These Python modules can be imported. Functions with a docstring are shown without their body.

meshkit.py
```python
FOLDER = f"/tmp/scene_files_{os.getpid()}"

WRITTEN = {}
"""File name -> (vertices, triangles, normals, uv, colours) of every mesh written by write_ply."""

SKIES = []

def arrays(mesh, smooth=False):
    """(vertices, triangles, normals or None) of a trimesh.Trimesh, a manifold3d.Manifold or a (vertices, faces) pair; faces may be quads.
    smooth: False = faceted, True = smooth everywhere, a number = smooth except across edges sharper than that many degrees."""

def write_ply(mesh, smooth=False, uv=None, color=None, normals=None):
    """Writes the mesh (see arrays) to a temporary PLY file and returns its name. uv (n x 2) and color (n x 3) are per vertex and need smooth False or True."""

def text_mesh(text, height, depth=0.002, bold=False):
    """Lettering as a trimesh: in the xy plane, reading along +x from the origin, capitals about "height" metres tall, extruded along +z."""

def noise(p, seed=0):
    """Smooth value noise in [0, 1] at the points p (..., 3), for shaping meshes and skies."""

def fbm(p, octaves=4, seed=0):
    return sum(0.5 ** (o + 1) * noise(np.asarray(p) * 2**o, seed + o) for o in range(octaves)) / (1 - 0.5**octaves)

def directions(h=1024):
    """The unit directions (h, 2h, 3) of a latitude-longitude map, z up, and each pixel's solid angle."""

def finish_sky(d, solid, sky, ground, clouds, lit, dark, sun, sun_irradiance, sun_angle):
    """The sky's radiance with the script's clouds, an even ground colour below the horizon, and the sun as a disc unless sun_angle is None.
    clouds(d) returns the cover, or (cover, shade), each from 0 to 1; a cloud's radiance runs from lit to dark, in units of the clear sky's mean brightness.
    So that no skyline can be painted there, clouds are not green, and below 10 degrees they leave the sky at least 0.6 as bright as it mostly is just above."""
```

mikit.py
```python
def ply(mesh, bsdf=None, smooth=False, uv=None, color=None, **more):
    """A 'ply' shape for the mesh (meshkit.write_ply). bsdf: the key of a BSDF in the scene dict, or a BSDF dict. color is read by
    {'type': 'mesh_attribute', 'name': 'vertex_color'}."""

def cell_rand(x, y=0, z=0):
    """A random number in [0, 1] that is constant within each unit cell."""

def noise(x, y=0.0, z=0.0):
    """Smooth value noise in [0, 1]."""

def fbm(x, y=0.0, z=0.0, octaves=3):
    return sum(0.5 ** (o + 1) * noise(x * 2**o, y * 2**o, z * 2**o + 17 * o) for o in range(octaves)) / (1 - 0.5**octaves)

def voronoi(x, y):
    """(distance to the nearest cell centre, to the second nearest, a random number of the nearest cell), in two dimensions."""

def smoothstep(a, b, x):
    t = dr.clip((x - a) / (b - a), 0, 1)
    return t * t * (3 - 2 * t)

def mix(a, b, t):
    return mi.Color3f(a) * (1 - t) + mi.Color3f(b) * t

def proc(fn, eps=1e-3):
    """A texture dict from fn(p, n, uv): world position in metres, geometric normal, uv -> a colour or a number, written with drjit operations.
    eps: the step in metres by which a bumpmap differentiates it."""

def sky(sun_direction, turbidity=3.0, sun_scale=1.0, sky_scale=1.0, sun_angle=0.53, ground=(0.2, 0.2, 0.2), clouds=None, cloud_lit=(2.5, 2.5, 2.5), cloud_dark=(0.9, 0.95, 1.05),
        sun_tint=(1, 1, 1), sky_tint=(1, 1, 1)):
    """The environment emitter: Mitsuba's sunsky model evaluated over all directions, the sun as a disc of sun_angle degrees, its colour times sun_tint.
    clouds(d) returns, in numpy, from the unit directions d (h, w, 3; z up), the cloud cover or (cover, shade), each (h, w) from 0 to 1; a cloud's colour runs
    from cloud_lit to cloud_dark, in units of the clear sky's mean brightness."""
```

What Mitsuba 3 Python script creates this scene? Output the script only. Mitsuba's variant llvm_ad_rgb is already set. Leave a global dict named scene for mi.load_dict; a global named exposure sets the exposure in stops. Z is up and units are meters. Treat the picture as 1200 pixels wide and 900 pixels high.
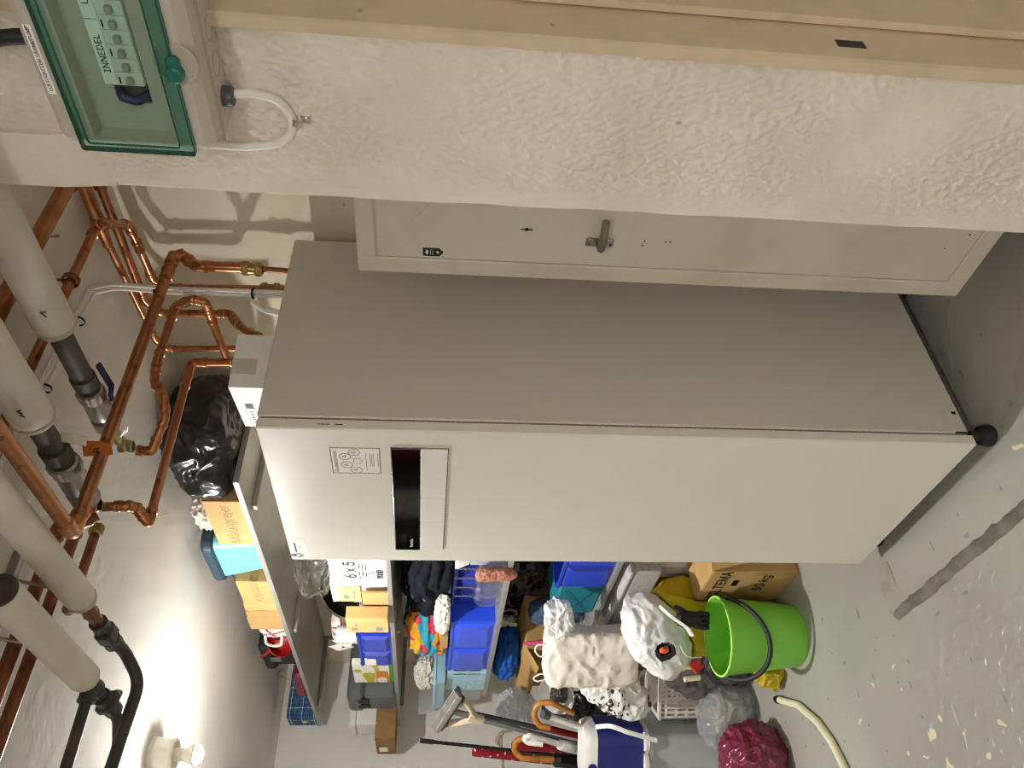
import math, random
import numpy as np
import trimesh
import manifold3d as m3
import shapely.geometry as sg
import drjit as dr
import mitsuba as mi
import mikit
import meshkit
from mikit import noise, fbm, voronoi, smoothstep, mix, proc

T = mi.ScalarTransform4f
scene, labels = {}, {}

# ---------------------------------------------------------------- camera, light, exposure
# hand-held phone turned on its side: the picture's right-hand side is down in the room
CAM = np.array([1.92356, -0.94844, 1.27584])
FWD = np.array([-0.76992, 0.63077, -0.09678])
UP = np.array([0.63123, 0.77503, 0.02955])
scene['camera'] = {'type': 'perspective', 'fov': 67.41, 'fov_axis': 'x', 'near_clip': 0.05, 'far_clip': 50.0,
                   'to_world': T().look_at(origin=CAM.tolist(), target=(CAM + FWD).tolist(), up=UP.tolist())}
exposure = 5.0
BULB = [94.0, 92.6, 89.4]         # the bare bulb under the ceiling, left in the picture
HALL = [3.1, 3.1, 3.0]           # the ceiling fitting of the other half of the room, behind the photographer
LAMP_XY = (-0.665, -0.315)
ZC, YB, XL = 2.097, 0.68, -2.72   # ceiling, back wall, left wall

# ---------------------------------------------------------------- materials
def lin(h):
    h = h.lstrip('#')
    return [((int(h[i:i + 2], 16) / 255 + 0.055) / 1.055) ** 2.4 if int(h[i:i + 2], 16) > 10 else int(h[i:i + 2], 16) / 255 / 12.92 for i in (0, 2, 4)]

def mat(name, color, rough=0.5, spec=0.5, metal=0.0, bump=None, scale=1.0, two=True, **kw):
    base = color if isinstance(color, dict) else {'type': 'rgb', 'value': lin(color) if isinstance(color, str) else list(color)}
    b = {'type': 'principled', 'base_color': base, 'roughness': rough, 'specular': spec, **kw}
    if metal:
        b['metallic'] = metal
    if bump is not None:
        b = {'type': 'bumpmap', 'arbitrary': bump, 'scale': scale, 'bsdf': b}
    scene[name] = {'type': 'twosided', 'bsdf': b} if two else b
    return name

def plaster_h(k1, a1, k2, a2):
    def fn(p, n, uv):
        return a1 * fbm(p.x * k1, p.y * k1, p.z * k1, 3) + a2 * noise(p.x * k2, p.y * k2, p.z * k2)
    return fn

def blotch(c1, c2, k, lo=0.35, hi=0.7, c3=None, k3=40, t3=0.80):
    c1, c2 = lin(c1), lin(c2)
    c3 = lin(c3) if c3 else None
    def fn(p, n, uv):
        c = mix(c1, c2, smoothstep(lo, hi, fbm(p.x * k, p.y * k, p.z * k, 3)))
        if c3:
            c = mix(c, c3, smoothstep(t3, t3 + 0.08, fbm(p.x * k3, p.y * k3, p.z * k3, 2)))
        return c
    return proc(fn)

def pillar_h(p, n, uv):
    return 0.0012 * noise(p.x * 160, p.y * 160, p.z * 160) + 0.0010 * noise(p.x * 40, p.y * 40, p.z * 30)

mat('m_pillar', blotch('#d9cfc3', '#d0c5b7', 7, c3='#b3a48f', k3=31, t3=0.88), 0.85, 0.2, bump=proc(pillar_h, 2e-3))
mat('m_backwall', blotch('#d8d0bc', '#d2c9b3', 5, c3='#b8a883', k3=34, t3=0.86), 0.9, 0.2, bump=proc(plaster_h(18, 0.003, 90, 0.0006), 2e-3))
mat('m_wall', blotch('#e6e3df', '#e0dcd6', 3), 0.85, 0.2, bump=proc(plaster_h(16, 0.003, 70, 0.0007), 2e-3))
mat('m_ceiling', blotch('#cdc9c1', '#c6c1b8', 4, c3='#c0b9aa', k3=22, t3=0.88), 0.9, 0.2, bump=proc(plaster_h(30, 0.002, 110, 0.0009), 2e-3))
CHIPS = [(-0.0952, -0.2539, 0.0000), (-0.2324, -0.2650, 0.0000), (-0.0458, -0.4463, 0.0000), (0.0205, -0.4297, 0.0000), (0.1438, -0.5475, 0.0000), (-0.1726, -0.4557, 0.0000), (-0.3520, -0.3299, 0.0000), (0.0955, -0.4797, 0.0000), (-0.0229, -0.5254, 0.0000), (0.2359, -0.4956, 0.0000), (-0.1086, -0.3116, 0.0000), (0.6420, -0.0373, 0.0000), (-0.0996, -0.4898, 0.0000)]
CHIP_R = [0.009, 0.011, 0.019, 0.011, 0.015, 0.008, 0.012, 0.007, 0.012, 0.009, 0.005, 0.012, 0.004]
def floor_c(p, n, uv):
    base = mix(lin('#9c9a92'), lin('#939189'), fbm(p.x * 4, p.y * 4, 0, 3))
    base = mix(base, lin('#a4a49a'), 0.5 * smoothstep(0.5, 0.7, noise(p.x * 1.7 + 3, p.y * 1.7, 4)))
    w1, w2 = noise(p.x * 45, p.y * 45, 1) - 0.5, noise(p.x * 45 + 9, p.y * 45, 6) - 0.5
    chip = mi.Float(0)
    for (cx, cy, cz), r in zip(CHIPS, CHIP_R):
        d = dr.sqrt(dr.square(p.x - cx + 0.030 * w1) + dr.square((p.y - cy) * 1.3 + 0.030 * w2))
        chip = dr.maximum(chip, smoothstep(r, r * 0.85, d))
    f = fbm(p.x * 13 + 4.1, p.y * 13 + 1.7, 5, 3)
    chip = dr.maximum(chip, smoothstep(0.745, 0.755, f) * smoothstep(0.50, 0.60, noise(p.x * 2.3 + 0.4, p.y * 2.3 + 0.9, 2)) * smoothstep(-0.45, -0.65, p.y))
    c = mix(base, lin('#cdc6a6'), chip)
    dark = smoothstep(0.93, 0.95, noise(p.x * 37, p.y * 37, 9))
    return mix(c, lin('#6f726b'), dark * 0.6)
def floor_h(p, n, uv):
    return 0.0018 * fbm(p.x * 14, p.y * 14, 0, 3) + 0.0012 * smoothstep(0.55, 0.75, noise(p.x * 55, p.y * 55, 3))
mat('m_floor', proc(floor_c), 0.33, 0.5, bump=proc(floor_h, 2e-3))
mat('m_cement', blotch('#77746b', '#66635b', 30), 0.9, 0.2, bump=proc(plaster_h(60, 0.006, 150, 0.002), 2e-3))
mat('m_cement_light', blotch('#989489', '#8c897f', 30), 0.9, 0.2, bump=proc(plaster_h(60, 0.004, 150, 0.001), 2e-3))
mat('m_frame', blotch('#c4b096', '#bca88d', 12, c3='#a08d70', k3=36, t3=0.88), 0.4, 0.5)
mat('m_door', '#b9b3a8', 0.45)
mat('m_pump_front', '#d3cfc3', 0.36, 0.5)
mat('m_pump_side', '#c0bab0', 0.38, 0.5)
mat('m_seam', '#7a7267', 0.7)
mat('m_cab', blotch('#c5bdad', '#beb5a4', 6), 0.45, 0.5)
mat('m_cab_plate', '#c4bdaf', 0.4)
mat('m_black', '#0d0d0e', 0.45)
mat('m_black_gloss', '#060606', 0.06, 0.6)
mat('m_rubber', '#17171a', 0.6)
mat('m_white_gloss', '#dedad2', 0.12, 0.5)
mat('m_white', '#d6d4ce', 0.5)
mat('m_paper', '#e9e7e2', 0.7, 0.3)
mat('m_ink', '#30302f', 0.7, 0.2)
mat('m_ink_soft', '#7f7c74', 0.7, 0.2)
mat('m_ink_teal', '#2c4a4d', 0.7, 0.2)
mat('m_label', '#d5d1c6', 0.6)
mat('m_grey_plastic', '#b7aea2', 0.45)
mat('m_grey_plastic2', '#a39a8e', 0.5)
mat('m_dark_grey', '#4a4a4b', 0.5)
scene['m_green_window'] = {'type': 'thindielectric', 'int_ior': 1.35, 'specular_transmittance': {'type': 'rgb', 'value': [0.70, 0.86, 0.80]}}
scene['m_green_sheet'] = {'type': 'thindielectric', 'int_ior': 1.45, 'specular_transmittance': {'type': 'rgb', 'value': [0.34, 0.66, 0.58]}}
mat('m_green_frame', '#2c8474', 0.25, 0.5)
mat('m_green_deep', '#136055', 0.2, 0.5)
def copper_c(a, b, d):
    a, b, d = lin(a), lin(b), lin(d)
    def fn(p, n, uv):
        c = mix(a, b, smoothstep(0.3, 0.7, fbm(p.x * 22, p.y * 22, p.z * 22, 3)))
        return mix(c, d, smoothstep(0.62, 0.78, fbm(p.x * 60 + 7, p.y * 60, p.z * 60, 2)))
    return proc(fn)
mat('m_copper', copper_c('#b97f58', '#a76d48', '#8d5536'), 0.30, 0.5, 0.9)
mat('m_copper_dark', copper_c('#8a583c', '#7a492f', '#633a27'), 0.42, 0.5, 0.7)
mat('m_brass', blotch('#a8905a', '#8c7647', 30), 0.3, 0.5, 0.9)
mat('m_brass_pale', '#b9b08a', 0.3, 0.5, 0.9)
mat('m_steel', blotch('#a5a29b', '#8f8c85', 25), 0.3, 0.5, 0.95)
mat('m_chrome', '#c9c7c2', 0.14, 0.5, 1.0)
mat('m_iron', blotch('#4a443c', '#3a352f', 14), 0.5, 0.5, 0.3)
mat('m_black_pipe', blotch('#2a2724', '#3b332c', 20), 0.5, 0.5)
mat('m_insul', blotch('#c8c2b6', '#bfb8aa', 9, c3='#a29a8a', k3=18, t3=0.78), 0.5, 0.4, bump=proc(plaster_h(14, 0.004, 45, 0.0012), 2e-3))
mat('m_insul_dark', '#b0a992', 0.8, 0.2)
mat('m_tag_orange', '#b8642c', 0.55)
mat('m_red', '#a81a1c', 0.4)
mat('m_blue_dark', '#16224f', 0.35)
mat('m_cable_white', '#d9d6cf', 0.4)
mat('m_tape', '#b9b2a5', 0.5)
mat('m_lamp_body', '#e6e1d4', 0.25, 0.5)

# ---------------------------------------------------------------- mesh helpers
def cat(ms):
    return trimesh.util.concatenate([trimesh.Trimesh(*a[:2], process=False) if isinstance(a, tuple) else a for a in ms])

def hull(pts):
    return trimesh.convex.convex_hull(np.asarray(pts, float))

def box(x0, x1, y0, y1, z0, z1, b=0.0):
    if b <= 0:
        return trimesh.creation.box(bounds=[[x0, y0, z0], [x1, y1, z1]])
    b = min(b, (x1 - x0) * 0.45, (y1 - y0) * 0.45, (z1 - z0) * 0.45)
    pts = []
    for X, sx in ((x0, 1), (x1, -1)):
        for Y, sy in ((y0, 1), (y1, -1)):
            for Z, sz in ((z0, 1), (z1, -1)):
                pts += [(X, Y + sy * b, Z + sz * b), (X + sx * b, Y, Z + sz * b), (X + sx * b, Y + sy * b, Z)]
    return hull(pts)

def move(m, loc=(0, 0, 0), rz=0.0, rx=0.0, ry=0.0):
    m = m.copy()
    R = trimesh.transformations.euler_matrix(math.radians(rx), math.radians(ry), math.radians(rz), 'sxyz')
    R[:3, 3] = loc
    m.apply_transform(R)
    return m

def cbox(w, d, h, loc, rz=0.0, rx=0.0, ry=0.0, b=0.002):
    """A box w x d x h standing on loc (middle of its foot)."""
    return move(box(-w / 2, w / 2, -d / 2, d / 2, 0, h, b), loc, rz, rx, ry)

def fillet(pts, rad, n=6):
    pts = [np.array(p, float) for p in pts]
    out = [pts[0]]
    for i in range(1, len(pts) - 1):
        a, b, c = pts[i - 1], pts[i], pts[i + 1]
        u, v = a - b, c - b
        lu, lv = np.linalg.norm(u), np.linalg.norm(v)
        if lu < 1e-6 or lv < 1e-6:
            continue
        u, v = u / lu, v / lv
        ang = math.acos(np.clip(u @ v, -1, 1))
        if ang > math.pi - 0.03 or rad <= 0:
            out.append(b)
            continue
        t = min(rad / max(math.tan(ang / 2), 1e-3), lu * 0.48, lv * 0.48)
        p0, p1 = b + u * t, b + v * t
        for k in range(n + 1):
            s = k / n
            out.append((1 - s) ** 2 * p0 + 2 * s * (1 - s) * b + s * s * p1)
    out.append(pts[-1])
    return np.array(out)

def frames(p):
    t = np.gradient(p, axis=0)
    t /= np.linalg.norm(t, axis=1, keepdims=True) + 1e-12
    a = np.cross(t[0], [0, 0, 1.0])
    if np.linalg.norm(a) < 0.1:
        a = np.cross(t[0], [1.0, 0, 0])
    A = []
    for k in range(len(p)):
        a = a - t[k] * (a @ t[k])
        a /= np.linalg.norm(a) + 1e-12
        A.append(a)
    A = np.array(A)
    return t, A, np.cross(t, A)

def sweep(p, r, sides=14, caps=True, flat=1.0):
    """Tube along the points p; r a number or one per point; flat squashes the section's second axis."""
    p = np.asarray(p, float)
    r = np.broadcast_to(r, (len(p),))
    t, a, b = frames(p)
    ang = np.arange(sides) * 2 * np.pi / sides
    v = p[:, None] + r[:, None, None] * (np.cos(ang)[None, :, None] * a[:, None] + flat * np.sin(ang)[None, :, None] * b[:, None])
    i, j = np.meshgrid(np.arange(len(p) - 1), np.arange(sides), indexing='ij')
    j2 = (j + 1) % sides
    q = np.stack([i * sides + j, i * sides + j2, (i + 1) * sides + j2, (i + 1) * sides + j], -1).reshape(-1, 4)
    f = np.vstack([q[:, [0, 1, 2]], q[:, [0, 2, 3]]])
    v = v.reshape(-1, 3)
    if caps:
        n = len(v)
        v = np.vstack([v, p[:1], p[-1:]])
        k = np.arange(sides)
        f = np.vstack([f, np.stack([k * 0 + n, (k + 1) % sides, k], 1), np.stack([k * 0 + n + 1, k + (len(p) - 1) * sides, (k + 1) % sides + (len(p) - 1) * sides], 1)])
    return trimesh.Trimesh(v, f, process=False)

def tube(pts, r, rad=0.03, sides=14, n=6, flat=1.0):
    return sweep(fillet(pts, rad, n) if len(pts) > 2 else np.array(pts, float), r, sides, flat=flat)

def axis_frame(d):
    d = np.array(d, float)
    d /= np.linalg.norm(d)
    a = np.cross(d, [0, 0, 1.0])
    if np.linalg.norm(a) < 0.05:
        a = np.cross(d, [1.0, 0, 0])
    a /= np.linalg.norm(a)
    return a, np.cross(d, a), d

def lathe(profile, n=24, loc=(0, 0, 0), d=(0, 0, 1), phase=0.0):
    """Profile of (radius, height) pairs turned about the axis d through loc; not closed at the ends unless the radius is 0 there."""
    a, b, d = axis_frame(d)
    pr = np.array(profile, float)
    ang = np.arange(n) * 2 * np.pi / n + phase
    v = np.array(loc, float) + pr[:, None, 1:2] * d + pr[:, None, 0:1] * (np.cos(ang)[None, :, None] * a + np.sin(ang)[None, :, None] * b)
    i, j = np.meshgrid(np.arange(len(pr) - 1), np.arange(n), indexing='ij')
    j2 = (j + 1) % n
    q = np.stack([i * n + j, i * n + j2, (i + 1) * n + j2, (i + 1) * n + j], -1).reshape(-1, 4)
    m = trimesh.Trimesh(v.reshape(-1, 3), np.vstack([q[:, [0, 1, 2]], q[:, [0, 2, 3]]]), process=False)
    return m

def prism(poly, h, z0=0.0):
    m = trimesh.creation.extrude_polygon(poly if isinstance(poly, sg.Polygon) else sg.Polygon(poly), h, engine='earcut')
    m.apply_translation([0, 0, z0])
    return m

def place(m, o, ex, ey):
    """Puts a mesh drawn in x (along ex), y (along ey), z (outwards) at the point o."""
    ex, ey = np.array(ex, float), np.array(ey, float)
    M = np.eye(4)
    M[:3, 0], M[:3, 1], M[:3, 2], M[:3, 3] = ex, ey, np.cross(ex, ey), o
    m = m.copy()
    m.apply_transform(M)
    return m

def decal(poly, o, ex, ey, t=0.0006):
    return place(prism(poly, t), o, ex, ey)

def rect(x0, y0, x1, y1):
    return sg.box(x0, y0, x1, y1)

def text(s, h, o, ex, ey, depth=0.0005, bold=False):
    return place(meshkit.text_mesh(s, h, depth, bold), o, ex, ey)

FX, FZ = (1, 0, 0), (0, 0, 1)       # a sheet that faces the photographer's side: x to the right, z up

# ---------------------------------------------------------------- scene keys
used = {}
def numbered(name):
    k = used.get(name, 0)
    used[name] = k + 1
    return name if k == 0 else '%s_%03d' % (name, k)

def thing(name, label, category, group=None, kind=None):
    key = numbered(name)
    labels[key] = {'label': label, 'category': category}
    if group:
        labels[key]['group'] = group
    if kind:
        labels[key]['kind'] = kind
    return key

def part(parent, name, mesh, m, smooth=30, label=None, kind=None, **kw):
    key = numbered(parent + '__' + name)
    scene[key] = mikit.ply(mesh, m, smooth=smooth, **kw)
    if label or kind:
        labels[key] = {**({'label': label} if label else {}), **({'kind': kind} if kind else {})}
    return key

def solo(name, mesh, m, label, category, group=None, smooth=30, **kw):
    key = thing(name, label, category, group)
    scene[key] = mikit.ply(mesh, m, smooth=smooth, **kw)
    return key

def struct(name, mesh, m, label, category, smooth=False):
    scene[name] = mikit.ply(mesh, m, smooth=smooth)
    used[name] = 1
    labels[name] = {'label': label, 'category': category, 'kind': 'structure'}
    return name

# ---------------------------------------------------------------- the room
XR, YF = 3.3, -2.7
struct('floor', box(XL - 0.1, XR + 0.1, YF - 0.1, YB + 0.1, -0.1, 0), 'm_floor', 'grey-green painted concrete floor with chipped spots', 'floor')
struct('ceiling', box(XL - 0.1, XR + 0.1, YF - 0.1, YB + 0.1, ZC, ZC + 0.1), 'm_ceiling', 'off-white rough painted basement ceiling above the pipes', 'ceiling')
struct('wall_back', box(XL - 0.1, 1.15, YB, YB + 0.1, 0, ZC), 'm_backwall', 'yellowed plaster wall behind the copper pipes and the shelves', 'wall')
struct('wall_left', box(XL - 0.1, XL, YF, YB, 0, ZC), 'm_wall', 'white wall at the far end of the shelves', 'wall')
struct('wall_near', box(XL - 0.1, XR + 0.1, YF - 0.1, YF, 0, ZC), 'm_wall', 'white wall behind the photographer', 'wall')
struct('wall_side', box(XR, XR + 0.1, YF, YB, 0, ZC), 'm_wall', 'white wall at the near end of the room', 'wall')

# the stub of wall that carries the fuse box, with a hand-trowelled arris
def rough_slab(x0, x1, y0, y1, z0, z1):
    g = box(x0, x1, y0, y1, z0, z1)
    zs = np.linspace(z0, z1, 260)
    xs = np.linspace(x0, x1, 14)
    rows = []
    w = 0.006 * (meshkit.fbm(np.stack([zs * 0 + 3, zs * 0 + 1, zs * 9], -1), 4, 3) - 0.5)
    loop = []
    for X in xs:
        loop.append((X, y0))
    loop += [(x1, y1), (x0, y1)]
    loop = np.array(loop)
    k = len(loop)
    v = np.zeros((len(zs), k, 3))
    v[:, :, 0] = loop[None, :, 0]
    v[:, :, 1] = loop[None, :, 1]
    v[:, :, 2] = zs[:, None]
    v[:, 0, 0] += w + 0.004
    v[:, 0, 1] += 0.0025
    v[:, 1, 0] = x0 + 0.012 + 0.5 * w
    v[:, 14 + 1, 0] += w
    i, j = np.meshgrid(np.arange(len(zs) - 1), np.arange(k), indexing='ij')
    j2 = (j + 1) % k
    q = np.stack([i * k + j, i * k + j2, (i + 1) * k + j2, (i + 1) * k + j], -1).reshape(-1, 4)
    return trimesh.Trimesh(v.reshape(-1, 3), np.vstack([q[:, [0, 1, 2]], q[:, [0, 2, 3]]]), process=False)
struct('wall_pillar', rough_slab(1.15, 1.436, 0.05, YB + 0.05, 0, ZC), 'm_pillar', 'rough plastered wall stub carrying the fuse box beside the door frame', 'wall', smooth=40)
# the hand-thrown plaster of its face: strokes and pimples in real relief
def plaster_face(x0, x1, z0, z1, y, nx, nz):
    X, Zz = np.meshgrid(np.linspace(x0, x1, nx), np.linspace(z0, z1, nz), indexing='ij')
    P_ = lambda a, b, o: np.stack([X * a + o, X * 0 + o * 1.7, Zz * b], -1)
    sm = lambda a, b, q: np.clip((q - a) / (b - a), 0, 1) ** 2 * (3 - 2 * np.clip((q - a) / (b - a), 0, 1))
    zone = 0.12 + 0.88 * sm(0.36, 0.62, meshkit.fbm(P_(5, 3, 2.3), 3, 4)) * sm(1.175, 1.25, X + 0.03 * meshkit.noise(P_(20, 9, 5), 8))
    warp = 0.5 * meshkit.noise(P_(60, 40, 9), 2)
    st = meshkit.fbm(np.stack([X * 190 + 3 * warp, X * 0 + 1.2, Zz * 95 + 3 * warp], -1), 3, 11)
    h = zone * 0.0034 * sm(0.32, 0.78, st) + 0.0012 * meshkit.noise(P_(26, 18, 4), 6)
    edge = np.minimum(np.minimum(X - x0, x1 - X) / 0.008, 1)
    v = np.stack([X, y - 0.0003 - h * edge, Zz], -1).reshape(-1, 3)
    i, j = np.meshgrid(np.arange(nx - 1), np.arange(nz - 1), indexing='ij')
    q = np.stack([i * nz + j, (i + 1) * nz + j, (i + 1) * nz + j + 1, i * nz + j + 1], -1).reshape(-1, 4)
    return trimesh.Trimesh(v, np.vstack([q[:, [0, 1, 2]], q[:, [0, 2, 3]]]), process=False)
part('wall_pillar', 'plaster_face', plaster_face(1.163, 1.434, 0.0, ZC, 0.05, 128, 900), 'm_pillar', True, kind='structure')
struct('trim_1', hull([(x, y, z_) for x in (1.156, 1.246) for y, z_ in ((0.049, 1.77), (0.0385, 1.845), (0.0385, ZC), (0.052, ZC), (0.052, 1.77))]), 'm_pillar', 'thicker plaster band on the wall stub above the fuse box', 'trim')
struct('wall_right', cat([box(2.34, XR, 0.05, YB, 0, ZC), box(1.436, 2.34, 0.05, YB, 2.03, ZC)]), 'm_wall', 'wall beside and above the door opening', 'wall')

# painted steel door frame with lip, rebate and latch hole
prof = [(1.430, 0.022), (1.445, 0.022), (1.448, 0.026), (1.448, 0.118), (1.451, 0.112), (1.457, 0.112), (1.460, 0.116), (1.460, 0.40), (1.430, 0.40)]
frame_left = prism(prof, 2.03)
d1 = m3.Manifold(m3.Mesh(vert_properties=np.array(frame_left.vertices, np.float32), tri_verts=np.array(frame_left.faces, np.uint32)))
hole = m3.Manifold.cube([0.05, 0.024, 0.043]).translate([1.437, 0.055, 0.700])
d1 = (d1 - hole).to_mesh()
frame_left = trimesh.Trimesh(d1.vert_properties[:, :3], d1.tri_verts, process=False)
mirror = [(3.776 - x, y) for x, y in prof][::-1]
struct('door_1', cat([frame_left, prism(mirror, 2.03), box(1.44, 2.34, 0.022, 0.40, 1.99, 2.03)]), 'm_frame', 'cream painted steel door frame with an open latch hole', 'door frame')
part('door_1', 'leaf', box(1.462, 2.318, 0.36, 0.40, 0.01, 1.985, 0.003), 'm_door')
part('door_1', 'latch_hole', box(1.438, 1.4462, 0.052, 0.082, 0.697, 0.746), 'm_black', label='dark latch hole in the door frame')
part('door_1', 'threshold', box(1.46, 2.32, 0.05, 0.40, 0, 0.012, 0.003), 'm_frame')

# mortar-filled groove across the floor, broken edges
def groove_mesh(x0, x1, yc, w, h, seed, n=70):
    xs = np.linspace(x0, x1, n)
    e = lambda s: (meshkit.fbm(np.stack([xs * 28, xs * 0 + s, xs * 0], -1), 3, seed) - 0.5)
    lo, hi = yc - w / 2 + 0.012 * e(1.5), yc + w / 2 + 0.020 * e(7.5)
    lo[-1] = hi[-1] = yc
    lo[0] = hi[0] = yc
    rows = []
    cols = 7
    for k in range(cols):
        s = k / (cols - 1)
        y = lo * (1 - s) + hi * s
        z = h * math.sin(math.pi * s) ** 0.5 * (0.6 + 0.8 * meshkit.fbm(np.stack([xs * 40, y * 40, xs * 0], -1), 3, seed + 5))
        rows.append(np.stack([xs, y, z], -1))
    v = np.array(rows).reshape(-1, 3)
    i, j = np.meshgrid(np.arange(cols - 1), np.arange(n - 1), indexing='ij')
    q = np.stack([i * n + j, i * n + j + 1, (i + 1) * n + j + 1, (i + 1) * n + j], -1).reshape(-1, 4)
    return trimesh.Trimesh(v, np.vstack([q[:, [0, 1, 2]], q[:, [0, 2, 3]]]), process=False)
part('floor', 'mortar_strip', groove_mesh(-0.015, 1.4, -0.150, 0.036, 0.006, 4, 110), 'm_cement', 50, label='rough grey mortar strip along the floor')
part('floor', 'mortar_smear', groove_mesh(-0.03, 0.045, -0.055, 0.09, 0.002, 9, 30), 'm_cement_light', 50)

# ---------------------------------------------------------------- the bare bulb on the ceiling
lamp = thing('ceiling_lamp', 'white porcelain lamp holder with a glowing bare bulb on the ceiling', 'lamp')
lx, ly = LAMP_XY
part(lamp, 'base', lathe([(0, 0), (0.052, 0), (0.052, -0.012), (0.049, -0.016), (0.048, -0.062), (0.044, -0.068), (0.038, -0.066), (0.036, -0.05), (0, -0.05)], 32, (lx, ly, ZC)), 'm_lamp_body')
part(lamp, 'socket', lathe([(0.02, -0.045), (0.02, -0.085), (0.015, -0.088), (0, -0.088)], 24, (lx, ly, ZC)), 'm_lamp_body')
part(lamp, 'bulb_collar', lathe([(0.013, -0.080), (0.0145, -0.086), (0.022, -0.098), (0.0305, -0.113), (0.0308, -0.121), (0.0302, -0.1245), (0, -0.1245)], 28, (lx, ly, ZC)), 'm_lamp_body')
R_ = 0.031
scene[lamp + '__bulb'] = {**mikit.ply(lathe([(R_ * math.sin(q), -0.118 - R_ * math.cos(q)) for q in np.linspace(0, math.pi / 2 - 0.26, 16)], 32, (lx, ly, ZC)), 'm_white', smooth=True),
                          'emitter': {'type': 'area', 'radiance': {'type': 'rgb', 'value': BULB}}}
hall = thing('ceiling_lamp', 'round white ceiling light behind the photographer', 'lamp')
part(hall, 'base', lathe([(0, 0), (0.19, 0), (0.19, -0.03), (0, -0.03)], 32, (2.45, -1.9, ZC)), 'm_white')
scene[hall + '__diffuser'] = {**mikit.ply(lathe([(0, -0.07), (0.12, -0.065), (0.165, -0.05), (0.17, -0.0305)], 32, (2.45, -1.9, ZC)), 'm_white', smooth=True),
                              'emitter': {'type': 'area', 'radiance': {'type': 'rgb', 'value': HALL}}}

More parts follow.
